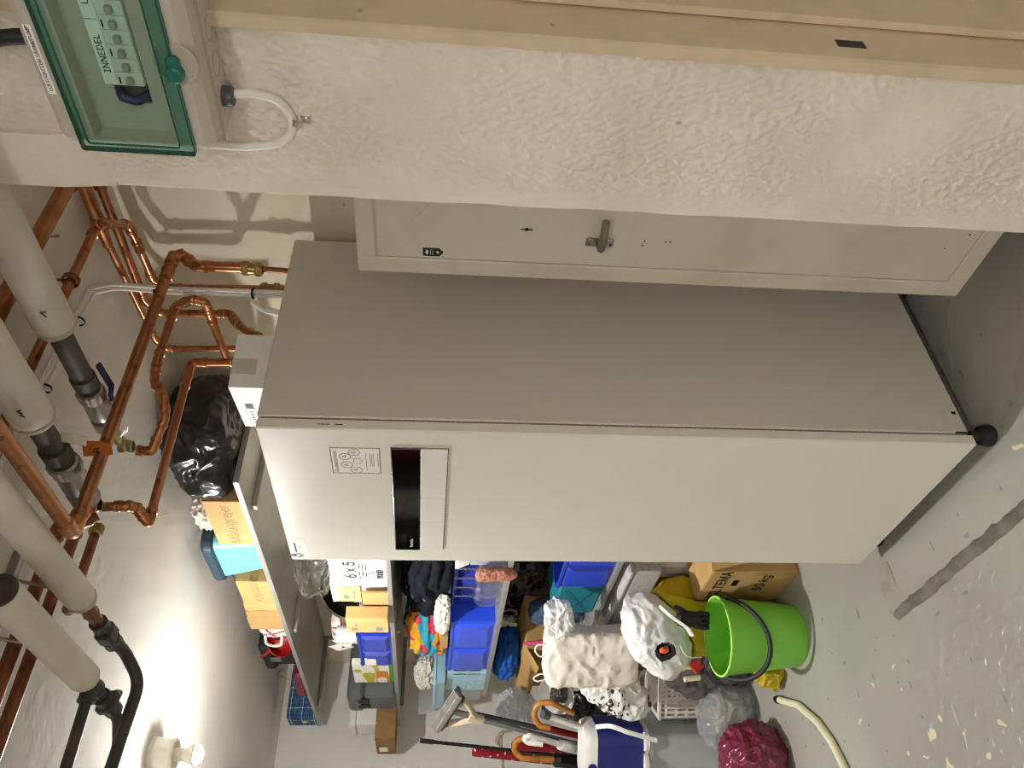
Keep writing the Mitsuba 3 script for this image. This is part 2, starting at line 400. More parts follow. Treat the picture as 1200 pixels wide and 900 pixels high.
# ---------------------------------------------------------------- heat pump cabinet
pump = thing('heat_pump', 'tall grey-white heat pump cabinet standing in the middle of the room', 'heat pump')
Z0, Z1, W, D = 0.056, 1.649, 0.60, 0.593
part(pump, 'body', box(0.002, W - 0.001, 0.032, D, Z0 + 0.006, Z1, 0.003), 'm_pump_side')
part(pump, 'door', box(0, W, 0, 0.027, Z0, Z1 - 0.002, 0.003), 'm_pump_front')
part(pump, 'seam', box(0.006, W - 0.004, 0.026, 0.033, Z0 + 0.01, Z1 - 0.006), 'm_seam')
part(pump, 'plinth', box(0.01, W - 0.006, 0.04, D, Z0 - 0.006, Z0 + 0.008), 'm_dark_grey')
for fx, fy in ((0.045, 0.06), (0.585, 0.035), (0.045, 0.55), (0.555, 0.55)):
    part(pump, 'foot', lathe([(0, 0), (0.024, 0), (0.026, 0.006), (0.022, 0.028), (0.012, 0.034), (0.012, 0.056), (0, 0.056)], 20, (fx, fy, 0)), 'm_rubber', label='black round foot')
part(pump, 'slot', box(W - 0.0006, W + 0.0004, 0.030, 0.0338, 0.064, 0.095), 'm_black')
part(pump, 'slot', box(W - 0.0006, W + 0.0004, 0.085, 0.092, 0.072, 0.082), 'm_black')
for zz, ll in ((1.497, 0.026), (1.530 - 0.06, 0.017)):
    part(pump, 'print_mark', box(W - 0.0002, W + 0.0004, 0.0115, 0.0135, zz, zz + ll), 'm_ink')
# display with the glossy strip under it
dx0, dx1 = 0.088, 0.535
DZ = [(0.3213, 0.0000, 1.3715)[2], (0.3232, 0.0000, 1.3081)[2], (0.3249, 0.0000, 1.2484)[2]]
DXL, DXR = (0.0698, -0.0000, 1.3400)[0], (0.5371, 0.0000, 1.3351)[0]
part(pump, 'bezel', box(DXL - 0.002, DXR + 0.002, -0.0012, 0.003, DZ[2] - 0.002, DZ[0] + 0.002, 0.001), 'm_ink_soft')
part(pump, 'display', box(DXL, DXR, -0.004, 0.003, DZ[1], DZ[0], 0.001), 'm_black_gloss', label='black glass display strip')
pw = (DXR - DXL) / 1.0
for a, b in ((0, 0.322), (0.3225, 0.567), (0.5675, 1.0)):
    part(pump, 'panel', box(DXL + a * pw + 0.0003, DXL + b * pw - 0.0003, -0.0045, 0.003, DZ[2], DZ[1] - 0.0005, 0.001), 'm_white_gloss', label='glossy white panel below the display')
part(pump, 'lettering', text('Thermia', 0.0085, (DXL + 0.016, -0.0042, DZ[1] + 0.018), FX, FZ), 'm_white')
# instruction sticker
sx0, sx1, sz0, sz1 = (0.4328, 0.0000, 1.4997)[0], (0.5341, 0.0000, 1.4985)[0], (0.4850, 0.0000, 1.3954)[2], (0.4811, 0.0000, 1.5031)[2]
sw, sh = sx1 - sx0, sz1 - sz0
part(pump, 'sticker', decal(rect(0, 0, sw, sh), (sx0, 0, sz0), FX, FZ, 0.0004), 'm_label', label='printed instruction sticker')
O = (sx0, -0.0004, sz0)
fr = sg.box(0, 0, sw, sh).difference(sg.box(0.0025, 0.0025, sw - 0.0025, sh - 0.0025))
pr_ = [decal(fr, O, FX, FZ, 0.0003)]
pr_.append(text('ÄGARREGISTRERA', sh * 0.062, (sx0 + sw * 0.06, -0.0004, sz0 + sh * 0.87), FX, FZ, 0.0003, True))
for u, v in ((0.83, 0.52), (0.66, 0.71), (0.34, 0.69), (0.14, 0.50)):
    pr_.append(decal(sg.Point(u * sw, v * sh).buffer(0.013).difference(sg.Point(u * sw, v * sh).buffer(0.0112)), O, FX, FZ, 0.0003))
    pr_.append(decal(rect(u * sw - 0.005, v * sh - 0.002, u * sw + 0.006, v * sh + 0.0005), O, FX, FZ, 0.0003))
    pr_.append(decal(rect(u * sw - 0.003, v * sh + 0.002, u * sw + 0.002, v * sh + 0.006), O, FX, FZ, 0.0003))
ar = [(0.40, 0.55), (0.40, 0.44), (0.36, 0.44), (0.50, 0.36), (0.64, 0.44), (0.60, 0.44), (0.60, 0.55)]
pg = sg.Polygon([(a * sw, b * sh) for a, b in ar])
pr_.append(decal(pg.difference(pg.buffer(-0.0012)), O, FX, FZ, 0.0003))
for v, a, b in ((0.285, 0.12, 0.86), (0.20, 0.30, 0.80), (0.17, 0.30, 0.76), (0.13, 0.3, 0.78), (0.05, 0.26, 0.80)):
    pr_.append(decal(rect(a * sw, v * sh, b * sw, v * sh + 0.0013), O, FX, FZ, 0.0003))
part(pump, 'sticker_print', cat(pr_), 'm_ink_soft', False)
# service sticker with a drop-shaped emblem in the upper left corner
qx0, qx1, qz0, qz1 = 0.012, 0.118, (0.0601, -0.0000, 1.6006)[2], (0.0594, 0.0000, 1.6398)[2]
part(pump, 'sticker', decal(rect(0, 0, qx1 - qx0, qz1 - qz0), (qx0, 0, qz0), FX, FZ, 0.0004), 'm_label', label='small service sticker in the corner')
O2 = (qx0, -0.0004, qz0)
drop = sg.Point(0.017, 0.024).buffer(0.0115).union(sg.Polygon([(0.0065, 0.028), (0.0275, 0.028), (0.017, 0.052)]))
pr2 = [decal(drop.difference(sg.Point(0.0165, 0.026).buffer(0.0055)).difference(sg.Point(0.020, 0.018).buffer(0.003)), O2, FX, FZ, 0.0003),
       decal(rect(0.034, 0.0265, 0.086, 0.031), O2, FX, FZ, 0.0003), decal(rect(0.058, 0.0145, 0.064, 0.0175), O2, FX, FZ, 0.0003),
       decal(rect(0.028, 0.058, 0.07, 0.0595), O2, FX, FZ, 0.0003)]
part(pump, 'sticker_print', cat(pr2), 'm_ink_teal', False)

# ---------------------------------------------------------------- metal wall cabinet with a flush door
cab = thing('metal_cabinet', 'beige steel meter cabinet with a lever handle, half behind the wall stub', 'cabinet')
cx0, cx1, cz0, cz1, cy = 0.787, 1.145, 0.095, 1.450, 0.28
part(cab, 'casing', cat([box(cx0, cx1, cy + 0.006, YB - 0.001, cz0 + 0.002, cz1 - 0.002), box(cx0, 0.829, cy, cy + 0.03, cz0, cz1, 0.003), box(0.826, cx1, cy, cy + 0.03, cz0, 0.139, 0.003), box(0.826, cx1, cy, cy + 0.03, 1.411, cz1, 0.003)]), 'm_cab')
dr_ = part(cab, 'door', box(0.8315, cx1 - 0.002, cy + 0.001, cy + 0.02, 0.1415, 1.4085, 0.002), 'm_cab')
pl = sg.Polygon([(0.8345, 0.905), (0.845, 0.890), (1.135, 0.890), (1.135, 1.315), (0.968, 1.300), (0.925, 1.3405), (0.90, 1.329), (0.865, 1.318), (0.8345, 1.308)])
part(cab, 'plate', place(prism(pl, 0.0012), (0, cy + 0.001, 0), FX, FZ), 'm_cab_plate', label='paler lock plate across the door')
part(cab, 'keyhole', cat([lathe([(0.0042, 0), (0.0042, 0.0016), (0, 0.0016)], 16, (0.922, cy + 0.0005, 1.104), (0, -1, 0)), box(0.9208, 0.9232, cy - 0.0012, cy, 1.092, 1.116)]), 'm_black')
hx, hz = (0.8982, 0.2800, 0.9717)[0], (0.8996, 0.2800, 0.9486)[2]
hd = part(cab, 'handle', cat([box(hx - 0.010, hx + 0.012, cy - 0.007, cy, hz - 0.028, hz + 0.030, 0.004), tube([(hx, cy - 0.003, hz), (hx, cy - 0.026, hz), (hx + 0.075, cy - 0.030, hz + 0.004)], 0.0085, 0.008, 12)]), 'm_steel', label='bright lever handle')
for s in (-0.022, 0.023):
    part(hd, 'screw', lathe([(0.0032, 0), (0.0025, 0.0015), (0, 0.0017)], 12, (hx, cy - 0.007, hz + s), (0, -1, 0)), 'm_dark_grey')
tag = sg.Polygon([(0, 0.010), (0.011, 0), (0.022, 0.010), (0.022, 0.043), (0, 0.043)])
tx, tz = (0.8395, 0.2800, 1.2882)[0], (0.8499, 0.2800, 1.2706)[2]
part(cab, 'sticker', decal(tag, (tx, cy - 0.0002, tz), FX, FZ, 0.0006), 'm_black', label='small black arrow-shaped sticker')
crown = sg.Polygon([(0.006, 0.032), (0.016, 0.032), (0.0175, 0.0385), (0.0140, 0.0355), (0.011, 0.0400), (0.008, 0.0355), (0.0045, 0.0385)])
part(cab, 'sticker_print', cat([decal(g, (tx, cy - 0.0007, tz), FX, FZ, 0.0003) for g in (crown, rect(0.003, 0.0265, 0.019, 0.0275), rect(0.003, 0.0225, 0.019, 0.0233), sg.Point(0.011, 0.013).buffer(0.003))]), 'm_label', False)
for a, b in ((0.905, 0.855), (0.906, 0.81), (0.906, 0.80), (0.894, 0.857), (0.925, 0.20), (0.965, 0.166)):
    part(cab, 'rivet', lathe([(0.0022, 0), (0, 0.001)], 10, (a, cy + 0.001, b), (0, -1, 0)), 'm_dark_grey')

# ---------------------------------------------------------------- fuse box on the wall stub
fb = thing('fuse_box', 'grey surface fuse box with a green see-through door on the wall stub', 'fuse box')
bx0, bx1, bz0, bz1, by = 1.292, 1.60, 1.578, 1.774, -0.05
body = m3.Manifold.hull_points(np.array(box(bx0 - 0.006, bx1, -0.012, 0.05, bz0 - 0.004, bz1 + 0.003, 0.010).vertices.tolist() + box(bx0, bx1 - 0.006, by, 0.0, bz0, bz1, 0.012).vertices.tolist()))
ix0, ix1, iz0, iz1 = bx0 + 0.014, bx1 - 0.03, 1.625, 1.728
cut = m3.Manifold.cube([ix1 - ix0, 0.045, iz1 - iz0]).translate([ix0, by - 0.005, iz0])
bm = (body - cut).to_mesh()
part(fb, 'body', trimesh.Trimesh(bm.vert_properties[:, :3], bm.tri_verts, process=False), 'm_grey_plastic', 25)
part(fb, 'ridge', box(bx0 - 0.004, bx1 - 0.004, -0.014, -0.009, bz0 - 0.0052, bz0 + 0.004, 0.001), 'm_grey_plastic2')
for kx in (1.383, 1.43):
    part(fb, 'knockout', lathe([(0.0165, -0.001), (0.0165, 0.0012), (0.0145, 0.0012), (0.0145, -0.001)], 28, (kx, 0.018, bz0 - 0.0035), (0, 0, -1)), 'm_grey_plastic2')
ring = sg.Polygon([(bx0 + 0.004, 1.606), (bx1 - 0.02, 1.606), (bx1 - 0.02, 1.742), (bx0 + 0.004, 1.742)]).buffer(0.004)
glassr = sg.box(bx0 + 0.016, 1.624, bx1 - 0.034, 1.730).buffer(0.004)
def sheet(poly, y):
    m = prism(poly, 0.001)
    f = m.faces[np.abs(m.face_normals[:, 2] - 1) < 1e-3]
    m = trimesh.Trimesh(m.vertices, f, process=False)
    m.remove_unreferenced_vertices()
    return place(m, (0, y, 0), FX, FZ)
dk = part(fb, 'door', sheet(ring.difference(glassr), by - 0.008), 'm_green_sheet', False, label='green transparent door')
part(dk, 'edge', place(prism(ring.difference(ring.buffer(-0.0016)), 0.0085), (0, by + 0.0005, 0), FX, FZ), 'm_green_deep')
part(dk, 'rim', place(prism(glassr.buffer(0.0012).difference(glassr.buffer(-0.0004)), 0.0025), (0, by - 0.0065, 0), FX, FZ), 'm_green_deep')
part(dk, 'pane', sheet(glassr, by - 0.0065), 'm_green_window', False, label='clear green window')
part(dk, 'catch', cat([lathe([(0.011, 0), (0.0105, 0.013), (0.007, 0.0145), (0, 0.0135)], 24, (1.408, by, 1.602), (0, -1, 0)), box(1.404, 1.43, by - 0.012, by, 1.594, 1.610, 0.004)]), 'm_green_deep', label='round green door catch')
part(fb, 'catch_plate', lathe([(0.026, 0), (0.026, 0.003), (0.024, 0.004), (0, 0.004)], 30, (1.418, by + 0.001, 1.600), (0, -1, 0)), 'm_grey_plastic2', label='round grey plate round the catch')
part(fb, 'front_plate', cat([box(ix0, ix1, -0.024, -0.020, iz0, 1.652), box(ix0, ix1, -0.024, -0.020, 1.694, iz1), box(ix0, 1.345, -0.024, -0.020, 1.652, 1.694)]), 'm_grey_plastic')
part(fb, 'rail', box(1.345, ix1, -0.014, -0.010, 1.652, 1.694), 'm_dark_grey')
for q in range(10):
    mx = 1.372 + 0.0178 * q
    bk = part(fb, 'breaker', box(mx, mx + 0.0172, -0.031, -0.012, 1.653, 1.693, 0.001), 'm_white')
    part(bk, 'toggle', box(mx + 0.004, mx + 0.013, -0.038, -0.030, 1.664, 1.672, 0.001), 'm_grey_plastic2')
    if q % 2 == 0:
        part(bk, 'print', box(mx + 0.003, mx + 0.012, -0.0314, -0.0305, 1.680, 1.682), 'm_ink')
for lx0, lx1, word in ((1.374, 1.455, 'INNEDEL'), (1.457, 1.54, 'UTEDEL')):
    ls = part(fb, 'label_strip', box(lx0, lx1, -0.0326, -0.0312, 1.684, 1.700), 'm_paper')
    part(ls, 'lettering', text(word, 0.008, (lx0 + 0.016, -0.0327, 1.688), FX, FZ), 'm_ink', False)
part(fb, 'cable_loop', tube([(1.355, -0.016, 1.652), (1.352, -0.032, 1.668), (1.358, -0.034, 1.684), (1.368, -0.018, 1.690)], 0.006, 0.008), 'm_blue_dark')
lb = part(fb, 'name_label', box(1.366, 1.453, by - 0.0006, by + 0.002, 1.7545, 1.7635), 'm_paper', label='white label strip with black lettering')
part(lb, 'lettering', text('LUFT/VATTEN VÄRMEPUMP', 0.0044, (1.370, by - 0.0007, 1.7570), FX, FZ), 'm_ink', False)
# its supply cable in a loop with a clip
fc = thing('cable', 'white cable looping from the fuse box bottom back behind it, held by a clip', 'cable')
part(fc, 'gland', lathe([(0, 0.0), (0.0135, 0.0), (0.0135, 0.012), (0.011, 0.014), (0, 0.014)], 20, (1.337, 0.018, bz0 - 0.0045), (0, 0, -1)), 'm_dark_grey')
loop = [(1.337, 0.022, 1.568), (1.337, 0.030, 1.54), (1.325, 0.040, 1.508), (1.290, 0.042, 1.487), (1.252, 0.042, 1.508), (1.243, 0.042, 1.56), (1.243, 0.043, 1.70), (1.262, 0.044, 1.79), (1.31, 0.044, 1.815)]
part(fc, 'sheath', tube(loop, 0.0062, 0.04, 12, 8), 'm_cable_white')
part(fc, 'clip', cat([lathe([(0.0075, -0.005), (0.0075, 0.005)], 16, (1.290, 0.042, 1.487), (1, 0, -0.25)), box(1.283, 1.298, 0.046, 0.05, 1.466, 1.481, 0.001), lathe([(0.004, 0), (0.004, 0.002), (0, 0.003)], 14, (1.2905, 0.046, 1.473), (0, -1, 0))]), 'm_chrome', label='metal cable clip with a screw')
hs = thing('cable', 'thick black cable entering the top of the fuse box', 'cable')
scene[hs] = mikit.ply(tube([(1.415, -0.004, 1.778), (1.413, -0.008, 1.81), (1.400, -0.004, 1.86), (1.39, 0.02, 1.95), (1.385, 0.030, ZC)], 0.0095, 0.05), 'm_rubber', smooth=30)

# coats on a hook rail on the far wall, out of the frame to the left: what the display glass mirrors
rail = thing('coat_rail', 'wooden coat rail on the far white wall, mirrored in the display glass', 'coat rail')
part(rail, 'board', box(XL + 0.0005, XL + 0.02, -2.45, -1.15, 1.70, 1.78, 0.003), 'm_frame')
for k in range(6):
    part(rail, 'hook', tube([(XL + 0.02, -2.35 + 0.22 * k, 1.745), (XL + 0.06, -2.35 + 0.22 * k, 1.735), (XL + 0.075, -2.35 + 0.22 * k, 1.76)], 0.005, 0.01, 8), 'm_steel')

# ---------------------------------------------------------------- copper pipes, insulated mains, valves, cables
def collar(p, d, r, L, m_extra=1.0):
    """Soldered socket: a sleeve with a bead at both ends, its middle at p."""
    R = r * 1.12 * m_extra
    return lathe([(r * 0.98, -L / 2 - 0.001), (R + 0.0012, -L / 2), (R + 0.0014, -L / 2 + 0.004), (R, -L / 2 + 0.007), (R, L / 2 - 0.007), (R + 0.0014, L / 2 - 0.004), (R + 0.0012, L / 2), (r * 0.98, L / 2 + 0.001)], 20, p, d)

def copper(label, pts, r, rad=0.034, m='m_copper', sleeves=(), elbows=True, group=None, name='copper_pipe', r_per=None):
    """One pipe run: its tube, an elbow fitting at every bend, sleeves at (segment, share) along it."""
    pts = [np.array(p, float) for p in pts]
    t = thing(name, label, 'pipe', group)
    part(t, 'tube', tube(pts, r, rad, 20, 10), m, True)
    for i in range(1, len(pts) - 1):
        if not elbows or (elbows is not True and i not in elbows):
            continue
        a, b, c = pts[i - 1], pts[i], pts[i + 1]
        u, v = (a - b) / np.linalg.norm(a - b), (c - b) / np.linalg.norm(c - b)
        ang = math.acos(np.clip(u @ v, -1, 1))
        k = min(rad / max(math.tan(ang / 2), 1e-3), np.linalg.norm(a - b) * 0.48, np.linalg.norm(c - b) * 0.48)
        e = 0.012
        path = np.vstack([b + u * (k + e), fillet([b + u * (k + 0.002), b, c * 0 + b + v * (k + 0.002)], rad, 10), b + v * (k + e)])
        rr = np.full(len(path), r * 1.10)
        el = [sweep(path, rr, 20), collar(b + u * (k + e), u, r * 1.02, 0.010), collar(b + v * (k + e), v, r * 1.02, 0.010)]
        part(t, 'elbow', cat(el), m, 40)
    for seg, s, L in sleeves:
        a, b = pts[seg], pts[seg + 1]
        part(t, 'coupling', collar(a + (b - a) * s, b - a, r, L), m, 40)
    return t

def nut_fitting(t, p, d, r, m='m_brass'):
    """Compression fitting: two hexagon nuts and a body."""
    d = np.array(d, float) / np.linalg.norm(d)
    p = np.array(p, float)
    part(t, 'fitting_body', lathe([(r, -0.028), (r * 1.35, -0.026), (r * 1.35, 0.026), (r, 0.028)], 18, p, d), m)
    for s in (-0.017, 0.015):
        part(t, 'nut', lathe([(r, -0.0085), (r * 1.62, -0.0075), (r * 1.72, -0.005), (r * 1.72, 0.005), (r * 1.62, 0.0075), (r, 0.0085)], 6, p + d * s, d), m, 20, label='brass nut')

# flow pipe: along the ceiling, over the cabinet and down into its top
tA = copper('thick copper pipe crossing above the cabinet front and dropping behind the edge with brass nuts', [(1.5, -0.235, 1.94), (0.575, -0.235, 1.94), (0.572, 0.535, 1.94), (0.5705, 0.5450, 1.9217), (0.5537, 0.5250, 1.8859), (0.5562, 0.5250, 1.7711)], 0.0132, 0.03, sleeves=((0, 0.45, 0.05), (1, 0.92, 0.03)))
labels[tA]['label'] = 'thick copper pipe crossing above the cabinet, with an orange tag hanging on it'
pA = np.array((0.5562, 0.5250, 1.7711)); pA2 = np.array((0.5497, 0.5250, 1.6605)); pA2[2] = 1.6505
part(tA, 'tail', tube([pA, pA2], 0.0075), 'm_copper_dark')
nut_fitting(tA, np.array((0.5531, 0.5250, 1.7507)), pA - pA2, 0.011)
# return pipe from the far ceiling, bowing under the two straight pipes, then down beside the first
pB = [(0.745, -1.3, 2.04), (0.745, 0.435, 2.04), (0.7633, 0.4228, 2.0200), (0.6701, 0.5345, 2.0200), (0.5943, 0.5459, 2.0200), (0.4716, 0.5579, 2.0200), (0.4263, 0.5750, 1.9921), (0.4371, 0.5750, 1.7112), (0.439, 0.575, 1.6505)]
tB = copper('copper pipe from the ceiling bowing over two pipes, then dropping straight beside the white cables', pB, 0.0098, 0.024, sleeves=((1, 0.5, 0.012), (5, 0.95, 0.02), (6, 0.1, 0.012)))
nut_fitting(tB, np.array((0.4367, 0.5750, 1.7291)), (0, 0, 1), 0.0098)
# straight pipes along the back wall
t3 = copper('straight copper pipe nearest the ceiling edge, thick then thin, along the back wall', [(1.14, 0.497, 2.066), (0.69, 0.497, 2.066)], 0.0142)
part(t3, 'reducer', lathe([(0.0142, 0.06), (0.0158, 0.055), (0.0160, 0.03), (0.013, 0.012), (0.0118, -0.012), (0.0118, -0.03), (0.0092, -0.032)], 20, (0.665, 0.497, 2.066), (1, 0, 0)), 'm_copper')
part(t3, 'tube', tube([(0.66, 0.497, 2.066), (0.285, 0.515, 2.05), (0.2407, 0.5200, 2.0262), (0.2565, 0.5200, 1.7865)], 0.0088, 0.028, 18), 'm_copper', True)
part(t3, 'elbow', tube([(0.32, 0.5135, 2.0515), (0.285, 0.515, 2.05), (0.2407, 0.5200, 2.0262), (0.2415, 0.5200, 2.0099)], 0.0100, 0.028, 18), 'm_copper', True)
t4 = copper('copper pipe running below the back wall edge, elbowing down behind the white box', [(1.14, 0.535, 2.05), (0.42, 0.535, 2.05), (0.3529, 0.5500, 2.0262), (0.3596, 0.5500, 1.8431), (0.3765, 0.5000, 1.8151), (0.4226, 0.4200, 1.7519), (0.4267, 0.4000, 1.7181)], 0.0106, 0.024, sleeves=((0, 0.47, 0.05), (0, 0.965, 0.03), (2, 0.93, 0.014)))
part(t4, 'reducer', collar((0.80, 0.535, 2.05), (1, 0, 0), 0.0128, 0.05), 'm_copper', 40)
# pipe with the S bend and the high arch
t5 = copper('copper pipe with an S bend that arches over and slopes down to the box', [(0.4162, 0.0600, 1.9446), (0.4139, 0.0600, 1.9137), (0.4467, 0.1300, 1.8944), (0.4650, 0.1700, 1.9014), (0.4552, 0.2325, 1.9400), (0.4749, 0.2848, 1.9400), (0.4739, 0.4632, 1.9400), (0.5057, 0.4550, 1.8937), (0.4986, 0.4550, 1.8601), (0.4435, 0.4550, 1.8588), (0.2959, 0.4300, 1.8367)], 0.0102, 0.026,
            sleeves=((2, 0.4, 0.012), (7, 0.5, 0.012)))
# pipe with two elbows below it
t6 = copper('long copper pipe from the white box down to a low elbow below the ceiling valves', [(0.351, 0.395, 1.6505), (0.3325, 0.3950, 1.9188), (0.3211, -0.0731, 1.9120), (0.3486, -0.0500, 1.9344), (0.3680, -0.0550, 1.9478), (0.3750, -0.0620, 1.9977)], 0.0105, 0.024, sleeves=((0, 0.6, 0.012), (1, 0.13, 0.04), (4, 0.3, 0.012)))

# pipes high along the ceiling
copper('fat copper pipe close under the ceiling, first one past the wall stub', [(0.876, -1.3, 2.058), (0.863, 0.455, 2.058), (0.863, 0.462, ZC)], 0.016, 0.02)
t7 = labels and copper('fat dark copper pipe along the ceiling beyond the valves, nearest the corner', [(0.39, -0.10, 2.03), (0.39, -0.12, 2.064), (0.40, -1.4, 2.064)], 0.0138, 0.02, 'm_copper_dark')
t8 = copper('dark copper pipe along the ceiling, the middle of three beyond the valves', [(0.315, -0.05, 2.03), (0.315, -0.075, 2.064), (0.330, -1.4, 2.064)], 0.0125, 0.02, 'm_copper_dark')
t9 = copper('short dark copper pipe from a brass end cap to the insulated pipe', [(0.243, -0.055, 2.055), (0.243, -0.24, 2.055), (0.30, -0.262, 2.03), (0.345, -0.262, 1.99)], 0.0110, 0.03, 'm_copper_dark')
part(t9, 'end_cap', lathe([(0, 0.016), (0.015, 0.014), (0.0165, 0.008), (0.0165, -0.006), (0.014, -0.010), (0.011, -0.011)], 18, (0.243, -0.05, 2.055), (0, 1, 0)), 'm_brass')
# pipe clip on the fat pipe
pc = solo('pipe_clip', cat([lathe([(0.0155, -0.006), (0.0175, -0.006), (0.0175, 0.006), (0.0155, 0.006)], 22, (0.7455, 0.26, 2.04), (0, 1, 0)), tube([(0.7455, 0.26, 2.055), (0.7455, 0.26, ZC)], 0.003)]), 'm_copper_dark', 'copper coloured pipe clip round the ceiling pipe above the fuse box side', 'pipe clip')
solo('wall_hook', cat([lathe([(0.009, 0), (0.009, 0.003), (0, 0.004)], 16, (0.80, 0.33, ZC), (0, 0, -1)), tube([(0.80, 0.33, ZC), (0.80, 0.33, ZC - 0.018), (0.79, 0.345, ZC - 0.02)], 0.003, 0.004, 10)]), 'm_steel', 'small bright steel hook screwed into the ceiling between two copper pipes', 'hook')

# insulated mains
def insulated(label, y, x0, x1, z, r, rb, xb, seed, ragged=True):
    t = thing('insulated_pipe', label, 'pipe')
    xs = np.linspace(x0, x1, 60)
    n = 30
    ang = np.arange(n) * 2 * np.pi / n
    X, A = np.meshgrid(xs, ang, indexing='ij')
    d = meshkit.fbm(np.stack([X * 9, np.cos(A) * 1.4 + seed, np.sin(A) * 1.4], -1), 3, seed) - 0.5
    R = r * (1 + 0.05 * d)
    if ragged:
        X = X.copy()
        X[0] += 0.016 * (meshkit.noise(np.stack([ang * 1.3, ang * 0 + seed, ang * 0], -1), seed) - 0.5)
        R[0] *= 0.90
        R[1] *= 0.985
    v = np.stack([X, y + R * np.cos(A), z + R * np.sin(A)], -1).reshape(-1, 3)
    i, j = np.meshgrid(np.arange(len(xs) - 1), np.arange(n), indexing='ij')
    j2 = (j + 1) % n
    q = np.stack([i * n + j, i * n + j2, (i + 1) * n + j2, (i + 1) * n + j], -1).reshape(-1, 4)
    f = np.vstack([q[:, [0, 2, 1]], q[:, [0, 3, 2]]])
    part(t, 'sleeve', trimesh.Trimesh(v, f, process=False), 'm_insul', True, label='off-white plastic jacket')
    part(t, 'jacket_end', lathe([(rb, 0.004), (r * 0.93, 0.002), (r * 1.005, -0.006), (r * 0.98, -0.012)], 28, (x0, y, z), (-1, 0, 0)), 'm_insul_dark', 50)
    if xb is not None:
        part(t, 'pipe', tube([(x1 - 0.01 if x1 < 1.0 else x0 + 0.3, y, z), (xb, y, z)], rb, sides=22), 'm_iron')
    return t
i1 = insulated('thick insulated ceiling pipe with a dark iron end and a blue-handled valve', 0.076, 0.80, 1.6, 1.991, 0.0365, 0.0215, 0.60, 3)
i2 = insulated('thick insulated pipe ending in dark iron and a steel valve with a red handle', -0.098, 0.745, 1.6, 1.991, 0.0365, 0.0215, 0.60, 5)
i3 = insulated('thinner insulated pipe with flaking white paint, ending in a copper tee', -0.268, 0.355, 1.6, 1.985, 0.030, 0.014, 0.33, 8)
i4 = insulated('insulated pipe with an open end, joining black pipes above the lamp', -0.383, 0.230, 0.655, 1.985, 0.0305, 0.013, 0.20, 11, True)
part(i4, 'end_ring', lathe([(0.0295, 0.0), (0.030, 0.004), (0.024, 0.004), (0.022, -0.004), (0.013, -0.006), (0.0, -0.006)], 26, (0.655, -0.383, 1.985), (1, 0, 0)), 'm_iron', label='dark open pipe end')
# pencil marks on the jackets
for (o, k) in (((0.865, 0.0405, 1.974), 'hook'), ((0.80, -0.1338, 1.975), 'scrawl')):
    pts = [(0, 0, 0), (0.012, 0, 0.006), (0.014, 0, -0.004)] if k == 'hook' else [(0, 0, 0), (0.006, 0, 0.006), (0.010, 0, 0.0), (0.016, 0, 0.007), (0.020, 0, 0)]
    part(i1 if k == 'hook' else i2, 'pencil_mark', sweep(np.array(pts) + np.array(o), 0.0011, 6), 'm_ink')

def ball_valve(t, x0, x1, y, z, r, m, handle, hm):
    L = x0 - x1
    P = lambda s: (x0 - L * s, y, z)
    ax = (-1, 0, 0)
    part(t, 'sleeve_nut', lathe([(r * 0.8, 0), (r * 1.12, 0.002), (r * 1.12, L * 0.16), (r, L * 0.18), (r, L * 0.28), (r * 0.8, L * 0.29)], 20, (x0 + 0.004, y, z), ax), 'm_iron')
    part(t, 'valve_body', lathe([(r * 0.8, L * 0.22), (r * 1.22, L * 0.24), (r * 1.22, L * 0.38), (r * 0.98, L * 0.40), (r * 1.15, L * 0.52), (r * 1.15, L * 0.66), (r * 0.98, L * 0.74), (r * 1.2, L * 0.76), (r * 1.2, L * 0.92), (r * 0.7, L * 0.94), (0, L * 0.94)], 20, (x0, y, z), ax), m, label='shiny steel valve body')
    part(t, 'hex_nut', lathe([(r * 0.9, L * 0.22), (r * 1.3, L * 0.24), (r * 1.3, L * 0.36), (r * 0.9, L * 0.38)], 6, (x0, y, z), ax), m, 20)
    part(t, 'stem', lathe([(0.008, 0), (0.008, r * 1.5), (0.0, r * 1.5)], 12, P(0.58), handle[0]), m)
    h = np.array(P(0.58)) + np.array(handle[0]) * r * 1.45
    dd = np.array(handle[1], float)
    part(t, 'lever', sweep([h, h + dd * 0.02, h + dd * 0.04 + np.array(handle[0]) * 0.008, h + dd * handle[2]], [0.007, 0.008, 0.009, 0.0095], 12, flat=0.6), hm, label='coloured valve lever')
ball_valve(i1, 0.655, 0.475, 0.076, 1.991, 0.0220, 'm_steel', ((0, 0.6, -0.75), (0.85, 0.25, 0.1), 0.105), 'm_blue_dark')
ball_valve(i2, 0.655, 0.455, -0.098, 1.991, 0.0240, 'm_steel', ((-0.3, -0.65, -0.7), (-0.85, -0.3, 0.1), 0.06), 'm_red')
vb = part(i1, 'outlet', cat([lathe([(0.011, 0), (0.017, 0.004), (0.017, 0.016), (0.013, 0.020), (0.015, 0.024), (0.015, 0.030), (0.0115, 0.032)], 8, (0.4318, 0.0600, 1.9806), (0, 0, -1)), lathe([(0.012, 0), (0.013, 0.035), (0, 0.036)], 16, (0.475, 0.074, 1.985), (-1, -0.2, -0.25))]), 'm_brass_pale', 30, label='brass outlet nut')
part(i2, 'outlet', lathe([(0.010, -0.03), (0.016, -0.026), (0.0165, 0.012), (0.012, 0.016)], 8, (0.3749, -0.0580, 2.0186), (0.1, -0.1, -1)), 'm_brass', 30)
